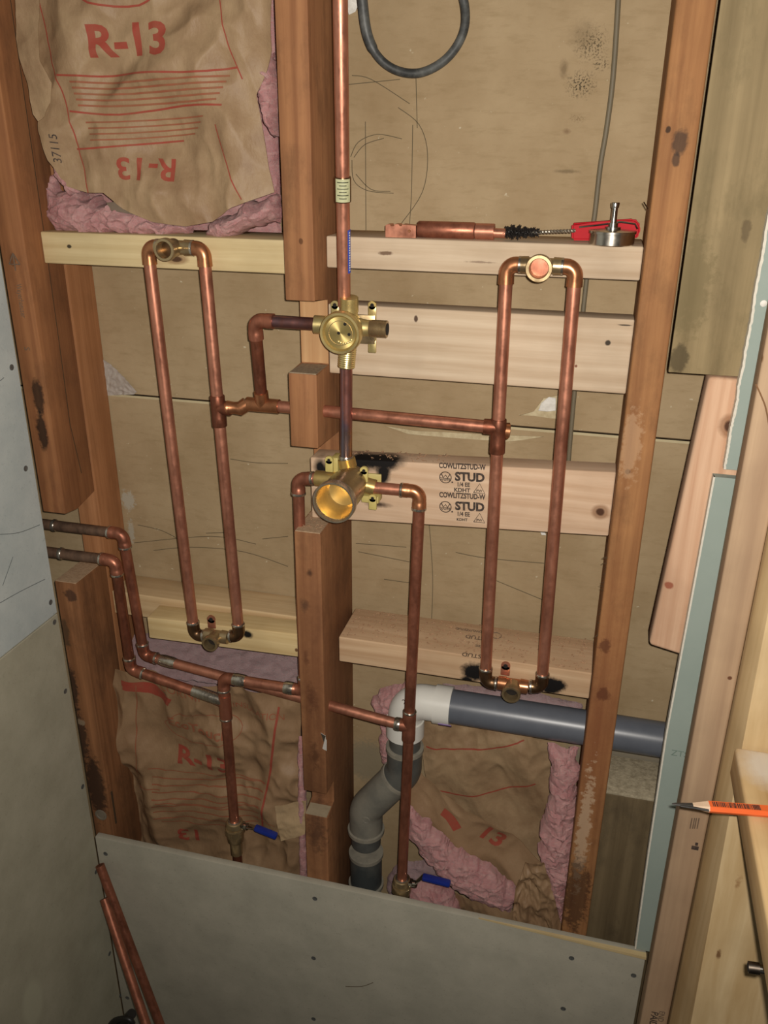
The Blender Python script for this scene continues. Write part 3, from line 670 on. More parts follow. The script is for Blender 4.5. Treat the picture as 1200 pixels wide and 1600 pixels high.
# lath strip lying behind the top of the front board
bm = B(); a0, a1 = at(800, 1447, Y=.002), at(1012, 1487, Y=-.013)
hexa(bm, [V(.262, .0002, -1.118), V(.397, .0002, -1.118), V(.397, .004, -1.118), V(.262, .004, -1.118)], [V(.262, .0002, -1.1135), V(.397, .0002, -1.1135), V(.397, .004, -1.1135), V(.262, .004, -1.1135)])
bm.free(); bm = B(); box(bm, (.28, -.0225, -1.1195), (.5265, -.0135+.0, -1.1135), .001)
bm.free(); bm = B(); hexa(bm, [V(.27, -.0125, -1.1204), V(.524, -.022, -1.1204), V(.524, -.0135, -1.1204), V(.27, -.0118, -1.1204)], [V(.27, -.0125, -1.118), V(.524, -.022, -1.115), V(.524, -.0135, -1.115), V(.27, -.0118, -1.118)])
s = link('lath_strip', bm, wood('lath', (206, 186, 140), (186, 160, 116), 'x', seed=41)); tag(s, 'thin pale wood strip along the right top edge of the front grey board', 'wood strip')
# lower right dark plywood with plaster ledge
bm = B(); box(bm, (.437, .060, -1.86), (.62, .148, -.894), .002)
s = link('weathered_board', bm, wood('dark_ply', (116, 100, 74), (88, 74, 52), 'z', sc=.6, seed=43, dirt=.5, dirtc=(66, 56, 42))); tag(s, 'dark weathered board under the grey pipe, behind the right stud', 'board')
link('plaster_ledge', box(B(), (.4375, .061, -.8945), (.618, .147, -.889), .001), plain('rough_plaster', (176, 164, 138), .85, (120, 108, 86), 140, .8, .6, 160), s)


# ------------------------------------------------------------------ insulation batts
def fibre(name, lst=()):
    m, t, p = nt(name); P = pos(t)
    c = mixc(t, ramp(t, noi(t, 24, 7, P, .7), .35, .7), srgb(214, 152, 148), srgb(188, 112, 114))
    c = mixc(t, ramp(t, noi(t, 90, 6, mapping(t, P, (1, 1, 2)), .75), .48, .7, 0, .5), c, srgb(238, 200, 190))
    c = spots(t, c, P, lst); lk(t, c, p.inputs['Base Color']); setin(p, Roughness=1.)
    setin(p, Subsurface_Weight=.35, Subsurface_Radius=(.006, .003, .003), Subsurface_Scale=.6)
    p.inputs['Specular IOR Level'].default_value = .05
    p.inputs['Sheen Weight'].default_value = .5
    bump(t, p, math_(t, 'ADD', noi(t, 170, 6, mapping(t, P, (.5, 1, 1.8), (0, .4, 0)), .8), noi(t, 420, 4, mapping(t, P, (1, 1, .4)), .8)), 1., .004); return m
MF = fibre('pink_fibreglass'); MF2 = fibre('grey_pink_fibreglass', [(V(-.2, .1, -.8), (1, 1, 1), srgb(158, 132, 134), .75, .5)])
def kraft(name, lst=()):
    m, t, p = nt(name); P = pos(t)
    c = mixc(t, ramp(t, noi(t, 16, 6, P, .65), .35, .7), srgb(162, 136, 104), srgb(136, 108, 80))
    c = spots(t, c, P, lst); lk(t, c, p.inputs['Base Color']); setin(p, Roughness=.55)
    p.inputs['Specular IOR Level'].default_value = .35
    bump(t, p, noi(t, 60, 5, mapping(t, P, (1.6, 1, .8), (0, .5, 0)), .6), .35, .004); return m
MK = kraft('kraft_paper'); MK2 = kraft('kraft_paper_shaded', [(V(0, .1, -1.2), (3, 3, 3), srgb(138, 108, 80), .55, 0)])  # second paper is tinted darker, dimness of the lower bays put in its colour
def lines(par, h, rows, mat, wdt, Y):
    for pl in rows: ribbon(smooth([at(x, y, Y=Y) for x, y in pl], 4), wdt, mat, par, h=h)
# upper left bay
YU = .058; hU = fold(1.0, .042, 7, 5, 2.3)
batt = thing('insulation_batt', 'kraft-faced pink insulation batt stuffed in the upper left bay, its bottom torn open', 'insulation', (-.2, .1, -.105))
outl = ([(45, -40), (200, -40), (440, -40)], [(118, 290), (150, 300), (175, 300), (205, 325), (250, 345), (300, 352), (340, 345), (375, 322), (432, 300)],
        [(45, -40), (62, 60), (78, 110), (84, 200), (96, 250), (118, 290)], [(440, -40), (430, 80), (405, 150), (425, 260), (432, 300)])
YUf = lambda u, v: YU - .02*math.sin(math.pi*u)*math.sin(math.pi*min(1, v*1.1))
pap = sheet('kraft_facing', outl, YU, hU, MK, batt, 150, 150)
fl2 = sheet('torn_flap', ([(28, -40), (66, -40)], [(54, 178), (62, 190), (72, 182), (82, 160)], [(28, -40), (24, 60), (44, 130), (54, 178)], [(66, -40), (60, 40), (66, 95), (82, 130), (82, 160)]), .012, fold(1.2, .008, 14, 10, 8), MK, batt, 30, 60)
text('R-13', at(216, 68, Y=YU), .047, V(1, 0, .03), V(-.03, 0, 1), 'redink', pap, h=hU, bold=.03, wide=1.15)
text('R-13', at(240, 262, Y=YU), .036, V(-1, 0, .02), V(-.02, 0, -1), 'redink', pap, h=hU, bold=.02, wide=1.15)
lines(pap, hU, [[(112, 120), (170, 121), (240, 116), (320, 115), (380, 107)], [(130, 175), (200, 180), (300, 166), (360, 165)], [(137, 233), (180, 230), (290, 220)], [(128, -20), (160, 10), (230, 12), (270, -20)]], M['redink'], .0022, YU)
lines(pap, hU, [[(70, -10), (100, 95), (130, 185), (152, 300)], [(352, -10), (368, 70), (386, 125)], [(350, 195), (370, 265), (390, 310)]], M['redink'], .0014, YU)
for k in range(5):
    y = 128+k*9; lines(pap, hU, [[(130+k*3, y+2), (200, y+3), (290, y-3), (368-k*4, y-8)]], M['redink_soft'], .0022, YU)
for k in range(4):
    y = 190+k*9; lines(pap, hU, [[(150+k*3, y+2), (220, y), (330-k*6, y-8)]], M['redink_soft'], .0018, YU)
text('37115', at(110, 232, Y=YU), .014, V(.12, 0, 1), V(-1, 0, .12), 'ink', pap, h=hU)
pillow('batt_body', ([(75, -40), (445, -40)], [(98, 362), (438, 372)], [(75, -40), (98, 362)], [(445, -40), (438, 372)]), .146, .038, MF, .006, 40, batt, 90, 90, 21.)
pillow('pink_fibreglass', ([(84, 262), (98, 290), (150, 305), (180, 318), (240, 330), (300, 352)], [(92, 362), (150, 366), (300, 368)], [(84, 262), (80, 300), (82, 330), (92, 362)], [(300, 352), (302, 360), (300, 368)]), .085, .045, MF, .012, 40, batt, 110, 60, 1.)
pillow('pink_fibreglass', ([(335, 352), (370, 330), (400, 314), (438, 306)], [(330, 368), (380, 368), (440, 345)], [(335, 352), (330, 368)], [(438, 306), (440, 345)]), .085, .05, MF, .01, 40, batt, 60, 40, 4.)
pillow('pink_fibreglass', ([(405, 85), (432, 80)], [(425, 215), (436, 215)], [(405, 85), (412, 130), (414, 170), (425, 215)], [(432, 80), (440, 150), (436, 215)]), .08, .03, MF, .008, 45, batt, 30, 60, 6.)
pillow('pink_fibreglass', ([(83, 250), (95, 252)], [(110, 305), (125, 300)], [(83, 250), (96, 280), (110, 305)], [(95, 252), (108, 275), (125, 300)]), .05, .014, MF, .006, 60, batt, 24, 40, 9.)
patch('grey_paper_scrap', [(168, 318), (200, 312), (230, 325), (262, 338), (250, 345), (205, 334), (175, 330)], .05, .002, plain('grey_scrap', (120, 104, 88), .6, (90, 76, 62)), batt)
# lower left bay
YL = .075; hL = fold(1.0, .044, 8, 5, 5.7)
bl = thing('insulation_batt', 'kraft-faced insulation batt in the lower left bay behind the left shutoff valve', 'insulation', (-.2, .1, -1.3))
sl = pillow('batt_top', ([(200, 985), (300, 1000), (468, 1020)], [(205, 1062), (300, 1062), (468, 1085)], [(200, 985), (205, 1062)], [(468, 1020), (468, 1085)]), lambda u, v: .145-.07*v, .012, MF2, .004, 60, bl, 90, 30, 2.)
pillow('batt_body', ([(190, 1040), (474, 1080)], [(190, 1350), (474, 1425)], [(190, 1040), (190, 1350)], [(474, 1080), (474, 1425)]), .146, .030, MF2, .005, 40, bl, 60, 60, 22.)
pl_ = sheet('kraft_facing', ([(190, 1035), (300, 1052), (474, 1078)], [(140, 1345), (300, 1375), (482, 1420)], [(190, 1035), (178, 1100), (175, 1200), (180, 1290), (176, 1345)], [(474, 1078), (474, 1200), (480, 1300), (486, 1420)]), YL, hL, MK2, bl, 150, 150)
text('R-13', at(326, 1178, Y=YL), .046, V(1, 0, .02), V(-.02, 0, 1), 'redink', pl_, h=hL, bold=.03, wide=1.2)
text('13', at(300, 1298, Y=YL), .042, V(-1, 0, .02), V(-.02, 0, -1), 'redink', pl_, h=hL, bold=.02, wide=1.15)
text('EcoTouch', at(318, 1126, Y=YL), .026, V(1, 0, -.02), V(.02, 0, 1), 'redink_soft', pl_, h=hL, bold=.02, wide=1.1)
text('CORNING', at(306, 1068, Y=YL), .022, V(1, 0, -.04), V(.04, 0, 1), 'redink_soft', pl_, h=hL, wide=1.1)
text('INSULATION', at(410, 1102, Y=YL), .016, V(1, 0, -.05), V(.05, 0, 1), 'redink_soft', pl_, h=hL, wide=1.)
lines(pl_, hL, [[(442, 1095), (436, 1150), (424, 1230), (416, 1285)]], M['redink'], .0035, YL)
lines(pl_, hL, [[(222, 1060), (220, 1120), (226, 1200)], [(240, 1190), (330, 1200), (420, 1212)], [(225, 1218), (260, 1220)], [(255, 1238), (330, 1248), (415, 1240)], [(262, 1270), (330, 1280), (400, 1276)], [(410, 1262), (440, 1270)]], M['redink_soft'], .0016, YL)
lines(pl_, hL, [[(200, 1056), (250, 1066), (278, 1082)], [(202, 1062), (250, 1074), (275, 1086)]], M['redink'], .011, YL)
for k in range(7):
    y = 1203+k*10; lines(pl_, hL, [[(246+k, y), (330, y+6), (422-k*2, y+8)]], M['redink_soft'], .0022, YL)
pts = [(262, 1122), (290, 1104), (340, 1104), (380, 1122), (376, 1142), (330, 1150), (280, 1142), (262, 1122)]
lines(pl_, hL, [pts], M['redink_soft'], .0012, YL)
pillow('pink_fibreglass', ([(466, 1150), (476, 1150)], [(470, 1390), (482, 1390)], [(466, 1150), (470, 1390)], [(476, 1150), (482, 1390)]), .045, .012, MF, .004, 60, bl, 12, 80, 3.)
sheet('kraft_flap', ([(430, 1258), (480, 1248)], [(440, 1312), (478, 1300)], [(430, 1258), (440, 1312)], [(480, 1248), (478, 1300)]), .038, fold(1, .008, 18, 18, 1), kraft('kraft_pale', [(V(-.03, .04, -.95), (.3, .3, .3), srgb(186, 160, 124), .7, 0)]), bl, 30, 30)
# lower right bay
YR = .128; hR = fold(.9, .020, 9, 7, 9.1)
br = thing('insulation_batt', 'slumped kraft-faced pink insulation in the lower right bay behind the drain', 'insulation', (.2, .1, -1.3))
pr_ = sheet('kraft_facing', ([(655, 1120), (760, 1130), (862, 1150)], [(705, 1262), (760, 1300), (830, 1350), (880, 1450)], [(655, 1120), (662, 1170), (672, 1230), (705, 1262)], [(862, 1150), (858, 1250), (850, 1330), (880, 1450)]), YR, hR, MK, br, 120, 120)
lines(pr_, hR, [[(668, 1160), (720, 1164), (790, 1158), (820, 1150)], [(676, 1228), (740, 1236), (800, 1230), (838, 1216)]], M['redink'], .0022, YR)
hR2 = fold(1.0, .030, 9, 5, 4.4)
lo = sheet('kraft_facing', ([(640, 1190), (664, 1215), (720, 1250), (800, 1300), (850, 1345)], [(640, 1262), (700, 1310), (760, 1350), (815, 1430), (860, 1455)], [(640, 1190), (638, 1262)], [(850, 1345), (880, 1400), (886, 1455)]), .085, hR2, MK2, br, 100, 80)
text('13', at(770, 1300, Y=.085), .042, V(1, 0, -.62), V(.62, 0, 1), 'redink', lo, h=hR2, bold=.03, wide=1.1)
lines(lo, hR2, [[(694, 1258), (706, 1266), (718, 1282)]], M['redink'], .015, .085)
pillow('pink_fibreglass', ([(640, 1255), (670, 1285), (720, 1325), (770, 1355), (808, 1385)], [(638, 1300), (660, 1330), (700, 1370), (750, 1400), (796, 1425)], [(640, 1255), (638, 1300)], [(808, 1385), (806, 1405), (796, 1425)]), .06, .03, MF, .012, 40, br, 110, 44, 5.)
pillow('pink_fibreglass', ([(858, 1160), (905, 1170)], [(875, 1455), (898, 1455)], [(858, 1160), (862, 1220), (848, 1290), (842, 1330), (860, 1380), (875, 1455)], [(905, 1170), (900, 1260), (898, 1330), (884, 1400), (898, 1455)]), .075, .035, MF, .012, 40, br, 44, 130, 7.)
pillow('pink_fibreglass', ([(594, 1075), (640, 1062)], [(600, 1130), (640, 1120)], [(594, 1075), (584, 1095), (600, 1130)], [(640, 1062), (640, 1120)]), .12, .03, MF, .008, 45, br, 40, 40, 8.)
pillow('pink_fibreglass', ([(596, 1130), (625, 1130)], [(600, 1195), (625, 1200)], [(596, 1130), (592, 1160), (600, 1195)], [(625, 1130), (625, 1200)]), .125, .02, MF, .008, 45, br, 30, 40, 11.)
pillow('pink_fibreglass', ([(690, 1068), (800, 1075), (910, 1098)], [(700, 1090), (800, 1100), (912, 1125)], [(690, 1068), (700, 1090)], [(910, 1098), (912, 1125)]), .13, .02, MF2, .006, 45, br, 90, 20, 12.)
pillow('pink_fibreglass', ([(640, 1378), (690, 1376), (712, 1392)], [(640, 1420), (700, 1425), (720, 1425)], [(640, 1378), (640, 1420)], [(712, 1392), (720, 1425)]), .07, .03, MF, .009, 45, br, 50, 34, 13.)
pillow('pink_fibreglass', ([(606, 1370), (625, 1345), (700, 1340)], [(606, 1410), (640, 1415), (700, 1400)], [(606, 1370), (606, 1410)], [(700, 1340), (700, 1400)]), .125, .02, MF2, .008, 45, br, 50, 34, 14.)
sheet('kraft_flap', ([(712, 1395), (760, 1402), (810, 1420)], [(700, 1440), (800, 1460), (890, 1475)], [(712, 1395), (700, 1440)], [(810, 1420), (840, 1440), (890, 1475)]), .07, fold(1.2, .018, 14, 6, 2), MK2, br, 60, 40)
sheet('kraft_flap', ([(806, 1385), (822, 1345), (850, 1340)], [(800, 1440), (850, 1455), (880, 1462)], [(806, 1385), (800, 1440)], [(850, 1340), (868, 1400), (880, 1462)]), .05, fold(1.6, .018, 22, 14, 6), MK2, br, 60, 60)

# ------------------------------------------------------------------ copper loops
def outlet(parent, c, halfw, L=.030, ring_r=.0150, mat='brass_old', ears=None, ear_mat='brass', name='outlet_fitting', inner='copper_dark'):
    """drop-ear tee: barrel along X with a round port towards the room"""
    c = Vector(c); t = c
    bm = B()
    lathe(bm, [(0, .0098), (.011, .0102), (.0112, .0090), (halfw*2-.0112, .0090), (halfw*2-.011, .0102), (halfw*2, .0098)], c-EX*halfw, EX, 28)
    o = link(name, bm, mat, parent)
    bm = B(); r = ring_r
    lathe(bm, [(.002, r*.82), (L-.010, r*.86), (L-.009, r), (L-.001, r), (L, r*.95), (L, r*.74), (L-.0015, r*.70), (L-.014, r*.66)], c, V(0, -1, 0), 36)
    p = link('port', bm, 'brass_old', o)
    bm = B(); lathe(bm, [(0, r*.655), (.001, r*.655), (.0012, r*.3), (.0012, .0001)], c+V(0, -(L-.0138), 0), V(0, -1, 0), 28); link('bore', bm, inner, o)
    if ears:
        for sx, up in ears:
            bm = B(); q = c+V(sx, .010, up); pl = []
            box(bm, (q.x-.0065, q.y-.0012, q.z-.010), (q.x+.0065, q.y+.0012, q.z+.006), .001)
            lathe(bm, [(-.0012, .0065), (.0012, .0065)], q+V(0, 0, .006), V(0, -1, 0), 24)
            e = link('mounting_ear', bm, ear_mat, o)
            bm = B(); lathe(bm, [(0, .0032), (.0004, .0032)], q+V(0, -.0013, .006), V(0, -1, 0), 18); link('screw_hole', bm, 'hole', e)
    return o
YP = .024
def loop(label, TL, TR, BL, BR, bsold, port_top, bright):
    base = (Vector(BL)+Vector(BR))/2; t = thing('copper_pipe_loop', label, 'copper pipe', (base.x, base.y, min(BL.z, BR.z)-.01), 'copper pipe loops')
    midT = (TL+TR)/2+V(port_top, 0, 0); midB = (BL+BR)/2
    dx = (TR-TL).normalized(); db = (BR-BL).normalized()
    hw = (TR-TL).length/2-.024
    # rectangle of pipes: elbows at the four corners, fitting barrels between
    for (a, c, b, sol, em) in ((TL-V(0, 0, .2), TL, TR, 0, 'copper_fit'), (TL, TR, TR-V(0, 0, .2), 0, 'copper_fit'), (BL+V(0, 0, .2), BL, BR, 1, 'bronze'), (BL, BR, BR+V(0, 0, .2), 1, 'bronze')):
        tl_, tr_ = (BL, BR) if not sol else (TL, TR)
        if c is TL: a = TL+(BL-TL)*.3
        if c is TR: b = TR+(BR-TR)*.3
        if c is BL: a = BL+(TL-BL)*.3
        if c is BR: b = BR+(TR-BR)*.3
        rb, soc = .011, .011
        A, tt = arc(a, c, b, rb); u = (a-c).normalized(); v = (b-c).normalized()
        P = [c+u*(tt+soc), c+u*(tt+1e-3)]+A+[c+v*(tt+1e-3), c+v*(tt+.004)]
        if c in (TR, BR): P = [c+u*(tt+.004), c+u*(tt+1e-3)]+A+[c+v*(tt+1e-3), c+v*(tt+soc)]
        bm = B(); tube(bm, P, [ER]+[ER*.97]*(len(P)-2)+[ER], 24); e = link('elbow', bm, em, t)
        ring(c+(v if c in (TL, BL) else u)*(tt+.004), v if c in (TL, BL) else u, ER*.97, parent=e)
        if sol: ring(c+(u if c in (BL,) else v)*(tt+soc), u if c is BL else v, ER*.97, parent=e)
    for a, b in ((TL, BL), (TR, BR)):
        d = (b-a).normalized(); bm = B(); tube(bm, [a+d*.012+(b-a)*(k/8)*(1-.024/(b-a).length) for k in range(9)], PR, 24); link('pipe', bm, 'copper', t)
    return t
LTL, LTR, LBL, LBR = at(231, 385, Y=YP), at(318, 387, Y=YP), at(304, 993, Y=YP), at(374, 994, Y=YP)
LTR.z = LTL.z
T1 = loop('left copper pipe loop mounted on two short boards in the left bay', LTL, LTR, LBL, LBR, 1, 0, 0)
c = (LTL+LTR)/2; outlet(T1, c+V(-.001, 0, 0), .0255, .030, .0140, 'brass_old', inner='bronze')
c = (LBL+LBR)/2; outlet(T1, c, .019, .026, .0125, 'brass_old', ears=[(-.012, .016)], ear_mat='copper', inner='hole')
RTL, RTR, RBL, RBR = at(792, 413, Y=YP), at(900, 412, Y=YP), at(758, 1066, Y=.0185), at(846, 1074, Y=.0185)
RTR.z = RTL.z
T2 = loop('right copper pipe loop mounted beside the old reddish stud in the right bay', RTL, RTR, RBL, RBR, 1, 0, 0)
c = (RTL+RTR)/2; outlet(T2, c, .0255, .028, .0152, 'brass_old', inner='copper_dull')
c = (RBL+RBR)/2; outlet(T2, c, .021, .026, .0130, 'copper_fit', ears=[(-.013, .017)], ear_mat='copper', inner='hole')
T1['group'] = ''; T2['group'] = ''
del T1['group']; del T2['group']
# tees on the loops where the crossover joins
def tee(parent, top, bot, mat='copper_dark', side=None, r=.0098, mid=None):
    bm = B(); tube(bm, [top, top.lerp(bot, .02), top.lerp(bot, .3), top.lerp(bot, .32), top.lerp(bot, .68), top.lerp(bot, .7), top.lerp(bot, .98), bot], [r*.97, r*1.02, r*1.02, r, r, r*1.02, r*1.02, r*.97], 24)
    if side: tube(bm, [mid or top.lerp(bot, .5), side], r*1.0, 24)
    return link('tee', bm, mat, parent)
def onl(a, b, py):   # point of the straight pipe a-b at image height py
    lo, hi = 0., 1.
    for _ in range(40):
        m = (lo+hi)/2; p = a.lerp(b, m)-O; y = 800-f0*p.dot(U)/p.dot(F)
        if y < py: lo = m
        else: hi = m
    return a.lerp(b, (lo+hi)/2)
xl = onl(LTR, LBR, 637); xr = onl(RTL, RBL, 668)
tee(T1, onl(LTR, LBR, 618), onl(LTR, LBR, 666), 'copper_dark', xl+V(.018, .001, 0), mid=xl)
tee(T2, onl(RTL, RBL, 655), onl(RTL, RBL, 708), 'copper_dark', xr+V(-.018, 0, 0), mid=xr)
bm = B(); tube(bm, [xr+V(0, .004, -.004), xr+V(.012, .008, -.006), xr+V(.014, .008, -.006)], [.009, .0105, .008], 20); link('capped_stub', bm, 'copper_fit', T2)
# crossover and the branch up to the diverter valve
CB = thing('crossover_pipe', 'horizontal copper pipe through the middle stud joining both loops, with branch to upper valve', 'copper pipe', tuple((xl+xr)/2))
zc = (xl.z+xr.z)/2; p0 = xl+V(.012, 0, 0); p1 = V(xl.x+.022, xl.y+.004, xl.z+.001); teeX = at(410, 633, Y=YP+.008)
bm = B(); tube(bm, [xl+V(.010, 0, .0), xl+V(.014, 0, .001), xl+V(.022, .002, .001), xl+V(.030, .004, 0), teeX+V(-.022, 0, 0)], [.0082, .0098, .0082, .0098, .0098], 24); link('elbow', bm, 'copper_fit', CB)
bm = B(); tube(bm, [teeX+V(-.022, 0, 0), teeX+V(-.006, 0, 0), teeX+V(.006, 0, 0), teeX+V(.024, 0, 0)], .0096, 24); tp = at(396, 512, Y=.006)
ud = (tp-teeX).normalized(); tube(bm, [teeX, teeX+ud*.020], .0096, 24); link('tee', bm, 'copper_fit', CB)
bm = B(); tube(bm, [teeX+V(.02, 0, 0), teeX.lerp(xr, .3), teeX.lerp(xr, .6), xr+V(-.014, 0, 0)], PR, 24); link('pipe', bm, 'copper', CB)
pA = at(398, 500, Y=.006); pB = at(484, 506, Y=.006)
plumb(CB, [teeX+ud*.010, pA, pB+V(.012, 0, 0)], ['copper_dark', 'copper_heat'], 'copper_dull')
# ------------------------------------------------------------------ riser and valves
RV = thing('riser_pipe', 'tall copper riser pipe standing up from the upper brass valve', 'copper pipe', tuple(at(537, 470, Y=.012)))
r0, r1 = at(531, -60, Y=-.045), at(538, 478, Y=.012)
bm = B(); tube(bm, [r0.lerp(r1, k/10) for k in range(11)], PR*.99, 28); link('pipe', bm, 'copper', RV)
a, b = onl(r0, r1, 276), onl(r0, r1, 315); bm = B(); tube(bm, [a, a.lerp(b, .04), a.lerp(b, .96), b], [.0092, .0096, .0096, .0092], 28); cpl = link('coupling', bm, 'bronze', RV)
m_ = (a+b)/2; d_ = (b-a).normalized(); nrm = (O-m_).normalized(); nrm = (nrm-d_*nrm.dot(d_)).normalized(); sx = d_.cross(nrm).normalized()
def curved_label(c, d, sx, nrm, hl, ang, r, name, mat, parent, off=0):
    bm = B(); rows = []
    for i in range(9):
        t_ = off+ang*(i/8*2-1); q = nrm*math.cos(t_)*r+sx*math.sin(t_)*r
        rows.append([bm.verts.new(c+q-d*hl), bm.verts.new(c+q+d*hl), bm.verts.new(c+q*.93+d*hl), bm.verts.new(c+q*.93-d*hl)])
    for i in range(8):
        for k in range(4): bm.faces.new([rows[i][k], rows[i][(k+1) % 4], rows[i+1][(k+1) % 4], rows[i+1][k]])
    bm.faces.new(rows[0]); bm.faces.new(rows[-1][::-1]); return link(name, bm, mat, parent)
lb = curved_label(m_, d_, sx, nrm, .0125, .95, .00985, 'label', 'pale_label', cpl)
for k in range(6): curved_label(m_+d_*(-.009+k*.0035), d_, sx, nrm, .0005, .7-.25*(k % 2), .0100, 'label_line', 'label_dark', lb)
a, b = onl(r0, r1, 358), onl(r0, r1, 425); s_ = 1 if sx.dot(R) > 0 else -1
bl_ = curved_label((a+b)/2, d_, sx, nrm, (b-a).length/2, .42, PR+.0004, 'blue_sticker', 'blue_label', RV, off=s_*1.12)
for k in range(16): curved_label(a.lerp(b, .06+k*.058), d_, sx, nrm, .0008, .12, PR+.0007, 'sticker_letter', 'pvc_white', bl_, off=s_*(1.0))
# diverter valve
vc = at(546, 511, Y=.012)
DV = thing('diverter_valve', 'round-faced brass valve, upper of two, with threaded stub pointing right', 'valve', tuple(vc))
fc = at(527, 527, Y=-.030); ax = (fc-vc).normalized(); ax = V(0, -1, 0)
Lf = .042; fr = .0250; bm = B()
o_ = vc
lathe(bm, [(-.012, .010), (-.010, .014), (.006, .015), (.014, .021), (Lf-.014, .0222), (Lf-.012, fr*1.02), (Lf-.002, fr*1.02), (Lf, fr*.97), (Lf, fr*.86), (Lf-.002, fr*.82), (Lf-.0035, fr*.78), (Lf-.0040, fr*.77), (Lf-.0040, .0001)], o_, ax, 56)
body = link('valve_body', bm, 'brass', DV)
m, t, p = nt('turned_brass'); setin(p, Metallic=.85, Roughness=.40, Anisotropic=.75); p.inputs['Base Color'].default_value = rgb(srgb(214, 190, 124))
tg = N(t, 'ShaderNodeTangent', direction_type='RADIAL', axis='Y'); lk(t, tg.outputs[0], p.inputs['Tangent']); M['turned'] = m
bm = B(); lathe(bm, [(Lf-.0046, fr*.775), (Lf-.0036, fr*.77), (Lf-.0036, .0001)], o_, ax, 64); tf = link('turned_face', bm, 'turned', body)
zc_ = sum(v.co.z for v in tf.data.vertices)/len(tf.data.vertices)
for v in tf.data.vertices: v.co.z -= zc_
tf.location.z += zc_
for dx, dz in ((-.002, .000), (.006, .011), (.011, -.001)):
    bm = B(); lathe(bm, [(0, .0019), (.0004, .0019)], o_+ax*(Lf-.0034)+V(dx, 0, dz), ax, 14); link('port_hole', bm, 'hole', body)
for k in range(7):
    bm = B(); a_ = -2.2+k*.28; q = o_+ax*(Lf-.0038)+V(math.cos(a_)*.011+.004, 0, math.sin(a_)*.009-.003); lathe(bm, [(0, .0016), (.0012, .0012), (.0016, .0001)], q, ax, 8); link('cast_mark', bm, 'brass', body)
bm = B(); lathe(bm, [(Lf-.0036, fr*.60), (Lf-.0030, fr*.60), (Lf-.0030, fr*.57), (Lf-.0036, fr*.57)], o_, ax, 48, closed=True); link('face_groove', bm, 'brass_old', body)
upd = (r1-r0).normalized()*-1
topp = onl(r0, r1, 463)
bm = B(); lathe(bm, [(0, .0145), (.010, .0135), (.016, .0105), (.020, .0105)], vc, upd, 36); link('port_neck', bm, 'brass', DV)
bm = B(); threaded(bm, vc+upd*.0195, upd, (topp-vc).length-.0195, .0112, 9); link('threaded_port', bm, 'brass', DV)
bm = B(); lathe(bm, [(0, .014), (.012, .012), (.022, .0100), (.027, .0100)], vc, V(1, 0, 0), 32); link('port_neck', bm, 'brass', DV)
bm = B(); threaded(bm, vc+V(.0265, 0, 0), V(1, 0, 0), .0215, .0106, 10); sp = link('threaded_port', bm, 'brass_old', DV)
bm = B(); lathe(bm, [(0, .0072), (.0006, .0072)], vc+V(.0482, 0, 0), V(1, 0, 0), 24); link('bore', bm, 'hole', sp)
bm = B(); lathe(bm, [(0, .013), (.016, .0105), (.030, .0104), (.0305, .0112), (.044, .0112), (.0442, .0098)], vc, (pB-vc), 32); link('port_neck', bm, 'brass', DV)
lowp = at(541, 575, Y=.014)
bm = B(); lathe(bm, [(0, .013), (.020, .0105), (.025, .0105)], vc, lowp-vc, 32); link('port_neck', bm, 'brass', DV)
bm = B(); threaded(bm, vc+(lowp-vc).normalized()*.0245, lowp-vc, (lowp-vc).length-.026, .0110, 7); link('threaded_port', bm, 'brass', DV)
for dx, dz in ((.026, .020), (-.022, .018), (.026, -.021)):
    bm = B(); q = vc+V(dx, .012, dz); box(bm, (q.x-.0052, q.y-.0015, q.z-.012), (q.x+.0052, q.y+.0015, q.z+.006), .0012); lathe(bm, [(-.0015, .0052), (.0015, .0052)], q+V(0, 0, .006), V(0, -1, 0), 20)
    e = link('mounting_ear', bm, 'brass', DV); bm = B(); lathe(bm, [(0, .0024), (.0004, .0024)], q+V(0, -.0016, .006), V(0, -1, 0), 14); link('screw_hole', bm, 'hole', e)
bm = B(); box(bm, (vc.x-.026, vc.y+.010, vc.z-.022), (vc.x+.030, vc.y+.013, vc.z+.014), .001); link('back_plate', bm, 'brass_old', DV)
# pipe between the valves
mc = at(550, 752, Y=.018)
PV = thing('riser_pipe', 'short heat-stained copper pipe linking the two brass valves', 'copper pipe', tuple(at(541, 712, Y=.016)))
q1 = at(541, 716, Y=.018); bm = B(); tube(bm, [lowp.lerp(q1, k/6) for k in range(7)], PR, 24)
mh = metal('heat_tint', (190, 122, 104), .32, (126, 112, 122), .9, 22, .8, [(W(541, 700, .01), (.014, .03, .030), srgb(196, 150, 90), .6, 1), (W(538, 690, .01), (.008, .03, .04), srgb(96, 104, 128), .6, 1.2), (W(533, 640, .01), (.004, .03, .12), srgb(120, 122, 140), .5, 1)]); pp_ = link('pipe', bm, mh, PV)
ring(q1, (q1-lowp), .0092, .004, parent=pp_)
